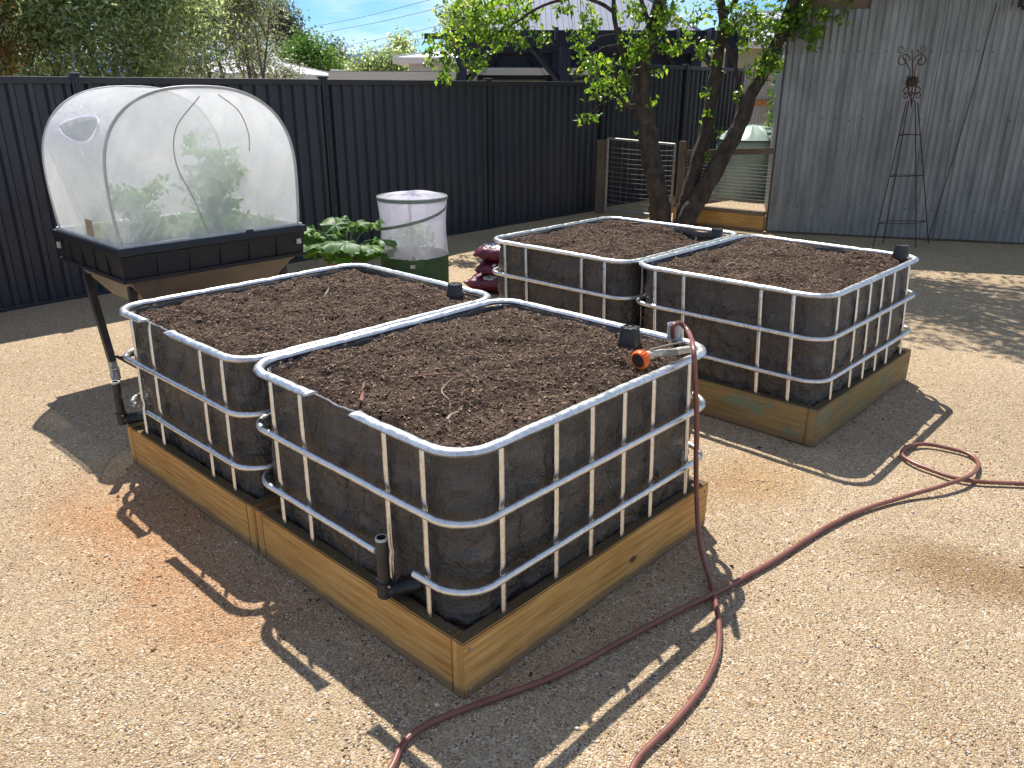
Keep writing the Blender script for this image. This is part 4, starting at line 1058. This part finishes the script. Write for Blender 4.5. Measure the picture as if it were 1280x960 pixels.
# ------------------------------------------------------------------ mesh pen: gate, rails, sleepers
GP0 = Vector((1.27, 11.72, 0)); GP1 = Vector((2.20, 11.00, 0)); SE = Vector((3.24, 10.16, 0))
PD = (SE-GP0).normalized(); PN = Vector((PD.y, -PD.x, 0))
def pen():
    t = thing('mesh_gate', GP0, 'galvanised wire mesh gate hung on a wooden post beside the fence', 'gate')
    mb = MB(); L_ = 1.05
    a = GP0 + PD*.10; b = a + PD*L_
    mb.tube([a+Z*.03, a+Z*1.04], .020, 10); mb.tube([b+Z*.03, b+Z*1.0], .018, 10); mb.tube([a+Z*1.04, b+Z*1.0], .018, 10); mb.tube([a+Z*.05, b+Z*.05], .018, 10); build('gate_frame', mb, M_wire, t)
    mb = MB()
    for i in range(1, 14):
        z = .07+.92*i/14; mb.tube([(a+PD*(L_*k/12)+Z*(z - .02*math.sin(math.pi*k/12)*(1 if i % 3 else .5))) for k in range(13)], .0030, 5)
    for i in range(1, 9): x = L_*i/9; mb.tube([a+PD*x+Z*.05, a+PD*x+Z*1.02], .0013, 5)
    build('wire_mesh', mb, M_wire, t)
    board('gate_post', GP0 - PD*.05 - PN*.05, Z, PD, PN, 1.02, .11, .10, M_greywood, loc=GP0)
    tag(bpy.data.objects['gate_post'], 'weathered wooden post at the gate hinge beside the dark fence', 'post')
    # rail fence right of the gate
    t2 = thing('wire_pen_fence', GP1, 'wooden railed wire fence between gate and shed', 'fence')
    s0 = GP0 + PD*1.22
    board('post', s0 - PN*.045, Z, PD, PN, 1.05, .08, .08, M_greywood, t2)
    Lr = (SE-s0).length
    rl = SE + Z*1.02 - (s0 + Z*.93); board('top_rail', s0 + Z*.93 - PN*.05, rl.normalized(), PN, rl.normalized().cross(PN), Lr, .045, .075, M_greywood, t2)
    mb = MB()
    for i in range(14):
        z = .33+.60*i/14
        mb.tube([s0+PD*(Lr*k/16)+Z*(z+.008*noise.noise(Vector((k*.7, i, 0)))) for k in range(17)], .0022, 5)
    for i in range(1, 20): x = Lr*i/20; mb.tube([s0+PD*x+Z*.28, s0+PD*x+Z*.93], .0016, 5)
    build('wire_mesh', mb, M_wire, t2)
    t3 = thing('sleeper_edge', s0 + PN*.05, 'yellow timber sleeper edging below the wire fence', 'retaining edge')
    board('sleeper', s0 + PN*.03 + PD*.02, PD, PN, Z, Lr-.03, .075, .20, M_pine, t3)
    board('sleeper_cap', s0 + PN*.02 + PD*.02 + Z*.203, PD, PN, Z, Lr-.03, .10, .045, M_greywood, t3)
    # raised earth of the pen
    mb = MB(); a0 = s0 - PN*.08; vs = [a0, a0+PD*Lr, a0+PD*(Lr+1.6)-PN*3.5, a0-PN*2.3+PD*.4]
    vs = [v+Z*.16 for v in vs] + [v for v in vs]; mb.add(vs, [(0,1,2,3), (4,5,1,0), (5,6,2,1), (6,7,3,2), (7,4,0,3)])
    tag(build('pen_ground', mb, M_gravel, None, False), None, None, kind='structure')
pen()

# ------------------------------------------------------------------ water tank
def tank():
    c = Vector((3.62, 12.55, .16)); r = .50
    t = thing('water_tank', c, 'pale green plastic rainwater tank with domed lid behind the wire fence', 'water tank')
    def off(h): return h
    mb = MB(); prof = [(0,0), (r,.0)]
    for i in range(13): z = .03+.70*i/12; prof += [(r, z), (r+.006*(i % 2), z+.02)]
    prof += [(r-.01,.80), (r-.04,.83)]
    mb.lathe(c, prof, 44); build('tank_wall', mb, M_tankg, t)
    mb = MB()
    def lid(u, v):
        a_ = u*2*math.pi; rr = (r+.02)*(1-v); rib = .010*(math.cos(a_*10) > .75)*(v > .08)
        return c + Vector((rr*math.cos(a_), rr*math.sin(a_), .83 + .20*(1-(1-v)**2.2) + rib))
    mb.grid(lid, 120, 14, 0, wrap=True); build('domed_lid', mb, M_tankg, t)
tank()

# ------------------------------------------------------------------ things behind, beside the shed
def side_fence():
    t = thing('iron_boundary_fence', Vector((4.9,15.2,0)), 'pinkish corrugated iron fence with timber rail behind the tank', 'fence')
    a = at(925, 150, 14.6); b = at(1000, 150, 15.6); a.z = b.z = 0; d = (b-a).normalized(); n = Vector((d.y,-d.x,0)); mb = MB(); L_ = (b-a).length
    mb.grid(lambda u, v: a + d*(L_*u) + n*(.01*math.sin(2*math.pi*L_*u/.08)) + Z*(.0+2.1*v), 130, 3); build('iron_sheet', mb, M_zinc2, t)
    board('rail', a + Z*1.42 + n*.02, d, n, Z, L_, .05, .09, M_pine3, t)
side_fence()
def vine():
    rng = np.random.default_rng(12); c = at(972, 130, 12.2)
    t = thing('climbing_shrub', Vector((c.x, c.y, 0)), 'leafy light green shrub squeezed beside the shed corner', 'shrub')
    mb = MB(); mb.tube(catmull([Vector((c.x,c.y,0)), Vector((c.x+.03,c.y,.8)), Vector((c.x-.02,c.y,1.9))], 6), .012, 6); build('stem', mb, M_bark2, t)
    P = blob_pts(rng, (c.x+.05, c.y, 1.45), (.20,.3,.75), 900, .9); v, f = leaves(P, .05+.04*rng.random(900), rng, .5); np_mesh('foliage', v, f, M_green, parent=t)
vine()

# ------------------------------------------------------------------ fruit tree
def fruit_tree():
    Y = 10.3; rng = np.random.default_rng(21); base = Vector((2.03, 10.3, 0))
    t = thing('fruit_tree', base, 'fruit tree with several dark trunks and bright backlit leaves', 'tree')
    def path(pts): return [at(u, v, Y + (dy or 0)) for u, v, dy in pts]
    def limb(mb, P, r0_, r1_, n=8, seg=10):
        Q = catmull(P, n); m = len(Q); rad = []
        Q = [q + Vector((noise.noise(q*3.5), noise.noise(q*3.5+Z*7), 0))*.018*min(1, r0_/.05) for q in Q]
        for i, q in enumerate(Q):
            k = i/(m-1); rad.append((r0_+(r1_-r0_)*k)*(1+.14*noise.noise(q*9)+.08*noise.noise(q*23)))
        mb.tube(Q, rad, seg); return Q
    mb = MB()
    a = path([(826,292,0), (825,262,0), (820,225,0), (812,188,.05), (806,145,.05), (801,110,.05), (805,70,.0), (815,35,-.05), (826,0,-.1), (836,-45,-.2), (842,-110,-.3), (850,-200,-.3)])
    a[0].z = -.05
    T = []
    T.append(limb(mb, a, .150, .045, 8, 18))
    b = path([(851,292,0), (852,275,0), (862,238,.0), (872,202,.05), (884,162,.1), (890,120,.1), (896,75,.1), (901,45,.1), (905,20,.1), (897,-15,.1), (885,-60,.2), (870,-140,.3)]); b[0].z = -.05
    T.append(limb(mb, b, .105, .035, 8, 14))
    c = path([(856,292,-.1), (860,272,-.1), (876,243,-.12), (893,213,-.15), (908,186,-.15), (926,152,-.2), (938,118,-.2), (953,90,-.2), (968,60,-.25), (979,38,-.25), (988,8,-.3), (1000,-40,-.3), (1020,-120,-.3)]); c[0].z = -.05
    T.append(limb(mb, c, .125, .05, 8, 16))
    build('trunk', mb, M_bark, t)
    subs = [
        ([(801,108,.05), (786,84,0), (777,62,-.05), (769,30,-.1), (766,0,-.15), (766,-40,-.2)], .040, .022),
        ([(768,16,-.12), (750,4,-.2), (722,-4,-.3), (690,3,-.45), (665,14,-.55), (648,26,-.6), (615,45,-.7), (590,60,-.8), (572,66,-.8)], .024, .006),
        ([(803,130,.05), (788,133,-.1), (774,121,-.15)], .045, .020),
        ([(900,50,.1), (912,62,.0), (919,80,0), (922,98,0), (923,116,.0)], .030, .024),
        ([(905,20,.1), (918,2,.0), (935,-30,-.1), (960,-80,-.1)], .045, .02),
        ([(815,40,-.05), (806,15,-.2), (795,-20,-.3), (780,-80,-.6)], .030, .014),
        ([(766,-40,-.2), (735,-70,-.8), (690,-90,-1.4), (640,-90,-1.8)], .022, .008),
        ([(988,8,-.3), (1010,-20,-.5), (1035,-60,-.8), (1080,-110,-1.2)], .035, .012),
        ([(836,-45,-.2), (815,-120,-.8), (790,-200,-1.4)], .035, .012),
        ([(1000,-40,-.3), (1060,-110,0), (1140,-180,.2)], .035, .012)]
    BR = []
    for pts, ra, rb in subs:
        mb = MB(); BR.append(limb(mb, path(pts), ra, rb, 8, 8)); build('branch', mb, M_bark, t)
    # high crown beyond the top of the photograph
    hi = []
    for (x, y, z) in [(1.0,8.5,3.7), (1.6,8.6,3.6), (3.5,7.7,4.2), (4.3,7.3,4.2), (4.9,7.6,4.5), (5.6,7.4,4.3), (3.9,7.9,4.8), (5.2,8.2,4.9), (1.2,9.0,4.2), (2.4,8.7,4.6), (3.6,8.6,4.6), (4.8,8.4,4.7), (3.2,10.2,5.2), (5.2,9.6,4.9), (.4,10.4,4.6), (2.0,11.2,5.2), (4.2,7.9,4.4), (6.0,8.8,4.6)]:
        s = Vector((2.3, 10.1, 2.9)) if x > 1.5 else Vector((1.75, 10.2, 2.8)); e = Vector((x, y, z)); mb = MB()
        m = s.lerp(e, .5) + Vector((rng.uniform(-.2,.2), rng.uniform(-.2,.2), .25)); hi.append(limb(mb, [s, m, e], .05, .012, 8, 7)); build('branch', mb, M_bark, t)
    # leaves: clusters seen in the picture (pixel x, y, spread px, depth offset, count)
    cl = [(556,42,14,-.75,26), (545,75,12,-.8,16), (575,28,20,-.7,70), (590,8,22,-.7,80), (610,50,18,-.7,60), (600,30,24,-.7,80), (632,18,22,-.65,80), (640,42,20,-.6,60), (655,30,14,-.6,30), (630,5,26,-.6,80), (560,62,12,-.8,24),
          (568,78,13,-.8,40), (562,95,8,-.8,18), (545,100,5,-.8,6), (543,62,8,-.8,14), (597,60,12,-.75,26), (665,20,14,-.5,26), (672,36,9,-.5,14),
          (726,20,16,-.35,46), (716,36,10,-.35,20), (738,30,12,-.35,26), (704,12,10,-.4,14), (724,62,11,-.3,26), (727,78,10,-.3,24), (735,92,8,-.3,14), (720,90,6,-.3,9),
          (764,92,14,-.25,46), (748,108,12,-.25,32), (744,122,8,-.25,16), (775,100,12,-.2,30), (788,84,12,-.1,30), (742,145,7,-.25,13), (731,148,5,-.25,8), (786,136,9,-.1,20), (790,68,10,-.1,22),
          (801,66,12,-.2,34), (812,48,14,-.2,36), (790,30,12,-.2,26), (826,30,16,-.2,40), (842,16,16,-.2,36), (800,10,20,-.2,46), (822,8,20,-.2,46), (836,62,9,-.2,20), (848,62,8,-.2,16), (865,60,12,-.1,24), (880,64,12,-.1,26), (850,36,8,-.1,14), (868,25,10,-.1,16),
          (783,45,7,-.2,12), (819,92,6,.0,9), (818,128,6,.0,8), (801,168,4,.0,6), (898,88,7,0,14), (890,120,6,0,10), (885,145,5,0,9), (900,162,6,-.2,10), (880,198,3,0,5),
          (895,12,20,0,44), (915,35,15,-.1,40), (925,15,20,-.1,60), (950,20,22,-.2,80), (975,15,24,-.3,90), (1000,12,24,-.3,90), (1022,18,18,-.4,60), (955,48,16,-.3,50), (978,45,16,-.3,46), (1000,38,16,-.4,50), (1020,42,12,-.5,34), (1012,54,6,-.5,10), (1035,4,18,-.5,40),
          (955,72,13,-.3,44), (968,82,12,-.3,40), (945,92,10,-.3,26), (935,128,8,-.2,18), (922,120,7,-.1,12), (960,98,8,-.25,16), (930,60,8,-.1,12), (1015,28,14,-.5,30)]
    P = []
    for u, v, s_, dy, n in cl:
        c3 = at(u, v, Y+dy); rr = s_/989*c3.length
        # short twig carrying the cluster
        best = min((q for L3 in T+BR for q in L3), key=lambda q: (q-c3).length)
        if (best-c3).length < 1.1: tw = MB(); tw.tube(catmull([best, best.lerp(c3, .5)+Z*.05, c3], 4), [.008-.0012*i*.6 for i in range(9)], 5); build('twig', tw, M_bark, t)
        k = max(1, n//7)
        for _ in range(k):
            cc = np.array(c3) + rng.normal(size=3)*rr*np.array([.55,.7,.55]); m = int(n/k*2.0)
            P.append(cc + rng.normal(size=(m,3))*.042)
    P = np.concatenate(P); sz_ = .055+.035*rng.random(len(P)); v1, f1 = leaves(P, sz_, rng, .52, .22, droop=.35)
    # upper crown
    Q = []
    tips = [np.array(q) for h_ in hi for q in h_[6::2]]
    for _ in range(1250):
        b_ = tips[rng.integers(len(tips))]; cc = b_ + rng.normal(size=3)*np.array([.50,.42,.30]); cc[2] = max(cc[2], 3.25+.1*rng.random())
        if cc[0] < 2.9 and cc[1] < 8.2: cc[1] = 8.2 + rng.random()*.6
        Q.append(cc + rng.normal(size=(20,3))*.09)
    Q = np.concatenate(Q); v2, f2 = leaves(Q, .06+.035*rng.random(len(Q)), rng, .52, .22, droop=.3)
    np_mesh('crown', np.concatenate([v1, v2]), np.concatenate([f1, f2+len(v1)]), M_pear, parent=t)
fruit_tree()

# ------------------------------------------------------------------ trees and shrubs beyond the fence
def bush(name, label, cat, loc, blobs, n_cl, per, rcl, leaf, m, seed, stems=6, aspect=.3, mtrunk=M_bark2, spread=.5, tr=.04, droop=0.0):
    rng = np.random.default_rng(seed); b = Vector(loc); t = thing(name, b, label, cat)
    mb = MB(); P = []
    for (c, r, wgt) in blobs:
        pts, cc = clumps(rng, c, r, int(n_cl*wgt), per, rcl); P.append(pts)
        for k in range(max(1, int(stems*wgt))):
            e = Vector(cc[rng.integers(len(cc))]); m_ = b.lerp(e, .45) + Vector((rng.uniform(-1,1)*spread*.4, rng.uniform(-1,1)*spread*.3, .1))
            mb.tube(catmull([b + Vector((rng.uniform(-1,1), rng.uniform(-1,1), 0))*.08, m_, e], 6), [tr*(1-.85*i/12) for i in range(13)], 6)
            for j in range(3):
                s_ = m_.lerp(e, rng.random()); e2 = Vector(cc[rng.integers(len(cc))])
                if (e2-s_).length < 1.6: mb.tube([s_, s_.lerp(e2, .5)+Z*.05, e2], [tr*.3, tr*.2, tr*.06], 5)
    build('trunk', mb, mtrunk, t)
    P = np.concatenate(P); v, f = leaves(P, leaf*(.6+.8*rng.random(len(P))), rng, aspect, quads=True, droop=droop)
    np_mesh('crown', v, f, m, parent=t); return t
bush('shrub', 'rusty orange-tinged shrub at the far left beyond the fence', 'shrub', (-6.2,8.9,0), [((-6.0,8.9,2.5), (.75,.7,1.15), 1)], 260, 110, .30, .075, M_orangeleaf, 31)
bush('olive_shrub', 'big dense olive green shrub beyond the fence above the greenhouse', 'shrub', (-4.6,9.8,0),
     [((-5.2,9.7,2.5), (1.0,.8,1.35), .9), ((-4.3,9.9,2.55), (.9,.7,1.3), .9), ((-4.7,10.3,3.3), (1.3,.7,.8), .5), ((-6.6,10.4,2.6), (1.3,.6,1.3), .9)], 250, 105, .30, .066, M_olive, 32, 7)
bush('feathery_shrub', 'grey-green feathery shrub between olive shrub and gum sapling', 'shrub', (-3.6,11.4,0),
     [((-4.2,11.2,2.75), (.75,.6,1.3), .9), ((-3.6,11.6,2.9), (.5,.5,1.0), .4)], 230, 75, .32, .062, M_grey, 33, 5)
bush('gum_sapling', 'thin sparse gum sapling with visible branches against the sky', 'tree', (-4.75,16.2,0),
     [((-5.1,16.2,3.2), (.45,.5,1.4), .8), ((-4.85,16.2,2.3), (.35,.4,.6), .25)], 150, 45, .36, .075, M_grey, 34, 7, tr=.035)
bush('distant_gum', 'distant rounded grey-green gum tree against the blue sky', 'tree', (-11.3,42,0),
     [((-11.4,42,4.6), (1.05,1,1.0), .6), ((-10.7,42,3.8), (.7,.8,.7), .3)], 110, 60, .55, .16, M_gum, 35, 6, aspect=.5, tr=.14)
bush('green_tree', 'bright green round tree beyond the white roof', 'tree', (-7.8,33,0),
     [((-7.7,33,2.7), (.95,1,.95), .7), ((-8.5,33,2.5), (.7,.8,.7), .3)], 130, 70, .45, .13, M_green, 36, 5, aspect=.6, tr=.1)
bush('dark_tree', 'small dark feathery tree right of the green round tree', 'tree', (-9.6,46,0),
     [((-9.6,46,3.3), (.9,.8,.9), 1)], 40, 50, .6, .17, M_gum, 37, 8, tr=.09)
bush('shrubbery', 'olive green shrubs low behind the fence left of the white eave', 'shrub', (-6.4,44,0),
     [((-7.6,44,2.4), (1.4,1,.8), .5), ((-5.9,44,2.6), (1.4,1,.9), .5), ((-6.0,46,3.6), (.8,.8,.7), .15)], 150, 60, .55, .17, M_olive, 38, 5, aspect=.5, tr=.08)
bush('roadside_shrub', 'pale sparse shrub in front of the distant white roof', 'shrub', (-4.9,19,0), [((-5.1,19,2.0), (.7,.5,.33), 1)], 30, 40, .25, .07, M_grey, 39, 6)
bush('backyard_tree', 'dull green tree just left of the blue-grey roof', 'tree', (-2.1,30,0), [((-1.7,30,4.0), (.8,.8,1.0), 1)], 60, 60, .45, .14, M_olive, 40, 5, aspect=.5)

# ------------------------------------------------------------------ houses beyond the fence
def hip_roof(mb, x0, x1, y0, y1, z0, z1, inset, mi=0, hipmi=None, ridgemi=None):
    c = [Vector((x0,y0,z0)), Vector((x1,y0,z0)), Vector((x1,y1,z0)), Vector((x0,y1,z0))]
    ym = (y0+y1)/2; r = [Vector((x0+inset,ym,z1)), Vector((x1-inset,ym,z1))]
    mb.add(c+r, [(0,1,5,4), (1,2,5), (2,3,4,5), (3,0,4)], mi)
    return c, r
def house(name, label, x0, x1, y0, y1, zw, zr, inset, mr, mw, over=.35, ribs=True, win=None):
    t = thing(name, Vector(((x0+x1)/2, (y0+y1)/2, 0)), label, 'house')
    mb = MB(); mb.box((x0,y0,0), (x1,y1,zw)); wl = build('wall', mb, mw, t, False)
    X0, X1, Y0, Y1 = x0-over, x1+over, y0-over, y1+over
    mb = MB(); c, r = hip_roof(mb, X0, X1, Y0, Y1, zw+.16, zr, inset); rf = build('roof', mb, mr, t, False)
    mb = MB(); mb.box((X0-.05,Y0-.06,zw+.0), (X1+.05,Y0,zw+.15)); mb.box((X1,Y0,zw+.0), (X1+.06,Y1,zw+.15)); mb.box((X0-.06,Y0,zw), (X0,Y1,zw+.15)); mb.box((X0,Y0,zw-.005), (X1,Y1,zw+.0)); build('gutter', mb, M_fascia, t, False)
    if ribs:
        mb = MB(); k = X0+.2
        ym = (Y0+Y1)/2
        while k < X1-.1:
            if k < X0+inset: f = (k-X0)/inset
            elif k > X1-inset: f = (X1-k)/inset
            else: f = 1
            a = Vector((k, Y0, zw+.165)); b = Vector((k, Y0+(ym-Y0)*f, zw+.165+(zr-zw-.16)*f)); mb.tube([a, b], .011, 4); k += .2
        build('roof_rib', mb, mr, rf)
    mb = MB()
    for i, j in ((0,0), (1,1), (2,1), (3,0)): mb.tube([c[i]+Z*.01, r[j]+Z*.01], .06 if zr-zw > 1.5 else .03, 6)
    mb.tube([r[0], r[1]], .06, 6); build('ridge_cap', mb, M_hip if mr is M_rooflav else M_fascia, rf)
    if win:
        for (wx0, wx1, wz0, wz1) in win:
            mb = MB(); mb.box((wx0,y0-.03,wz0), (wx1,y0-.001,wz1)); fo = build('window', mb, M_fascia, t, False)
            mb = MB(); mb.box((wx0+.05,y0-.04,wz0+.05), (wx1-.05,y0-.031,wz1-.05)); build('pane', mb, M_glassdark, fo, False)
    return t
def X_(u, Y): return at(u, 100, Y).x
def Zv(v, Y): return at(640, v, Y).z
house('main_house', 'big house with blue-grey hipped metal roof behind the pergola', X_(575,30), X_(872,30), 30, 43, Zv(56,30), Zv(-60,36.5), 4.4, M_rooflav, M_render)
house('white_roof_house', 'house with pale low roof and eave left of the pergola', X_(512,24), X_(700,24), 24, 28, Zv(80,24), Zv(60,26), 1.8, M_roofwhite, M_render, ribs=False)
house('low_shed_house', 'low building with white corrugated roof seen under the pergola', X_(600,19.5), X_(742,19.5), 19.5, 22, Zv(94,19.5), Zv(80,20.7), .6, M_roofwhite, M_beige, .3)
house('left_white_house', 'distant house with bright white roof left of the green tree', X_(215,24), X_(350,24), 24, 30, Zv(100,24), Zv(66,27), 2.6, M_roofwhite, M_render, .5)
house('flat_white_house', 'long low white roof showing just above the fence top', X_(430,17), X_(575,17), 17, 20, Zv(100,17), Zv(96,18.4), .8, M_roofwhite, M_render, .2, ribs=False)
house('beige_house', 'olive-beige building with pale roof between tree and shed', X_(936,20), X_(1090,20), 20, 26, Zv(60,20)+.0, Zv(15,23), 2.5, M_roofwhite, M_beige, .15)

# ------------------------------------------------------------------ pergola
def pergola():
    Y = 16.0
    t = thing('pergola', Vector((3,16,0)), 'dark navy timber pergola with braced posts beyond the fence', 'pergola')
    zb = Zv(58, Y); ztop = Zv(40, Y)
    x0 = X_(562, Y); x1 = X_(930, Y)
    posts = [X_(577, Y), X_(706, Y), X_(912, Y)]
    for i, x in enumerate(posts):
        for yy in (Y, Y+3.2):
            mb = MB(); mb.box((x-.10,yy-.10,0), (x+.10,yy+.10,zb)); build('post', mb, M_navy, t, False, bevel=.008)
            for s_ in (-1, 1):
                if i == 0 and s_ < 0: continue
                if i == 2 and s_ > 0: continue
                a = Vector((x+s_*.09, yy, zb-.62)); b = Vector((x+s_*.62, yy, zb-.03)); mb = MB(); mb.tube([a, b], .065, 4); build('brace', mb, M_navy, t, False)
    for yy in (Y, Y+3.2):
        mb = MB(); mb.box((x0,yy-.05,zb), (x1,yy+.05,zb+.28)); build('beam', mb, M_navy, t, False, bevel=.008)
    for k in range(10):
        x = x0+.3+(x1-x0-.5)*k/9; mb = MB(); mb.box((x-.03,Y-.45,zb+.10), (x+.03,Y+3.6,zb+.30)); build('rafter', mb, M_navy, t, False)
    mb = MB(); mb.box((x0-.45,Y-.02,zb+.12), (x0,Y+.02,zb+.22)); build('beam_end', mb, M_navy, t, False)
    mb = MB(); mb.box((x0+.1,Y+3.3,zb-.55), (x1-.1,Y+3.34,zb+.2)); build('back_screen', mb, M_navy, t, False)
    return t
pergola()
# ------------------------------------------------------------------ power lines with their poles outside the view
def lines():
    for i, (a, b) in enumerate((((396,33), (560,-6)), ((402,41), (575,4)), ((437,56), (590,22)), ((441,64), (600,32)))):
        A = at(*a, 90); B = at(*b, 60); d = B-A; P = [A-d*.7, A, A+d*.5-Z*.12, B, B+d*.9+Z*.1]
        mb = MB(); mb.tube(catmull(P, 6), .020, 5)
        tag(build('power_line', mb, M_wirecable, loc=A), ['topmost thin overhead cable crossing the blue sky', 'second thin overhead cable from the top', 'third thin overhead cable just below the upper pair', 'lowest thin overhead cable nearest the hill'][i], 'power line', 'overhead cables in the sky')
lines()
# hills
def hills():
    mb = MB(); n = 160
    def fn(u, v):
        x = -1400+2800*u; y = 2200 + 500*v; h = 86 + 26*noise.noise(Vector((u*7, 1, 0))) + 8*noise.noise(Vector((u*40, 2, 0)))
        return Vector((x, y, h*math.sin(v*math.pi)**.7 if v > 0 else -2))
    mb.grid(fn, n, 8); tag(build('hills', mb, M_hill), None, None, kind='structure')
hills()
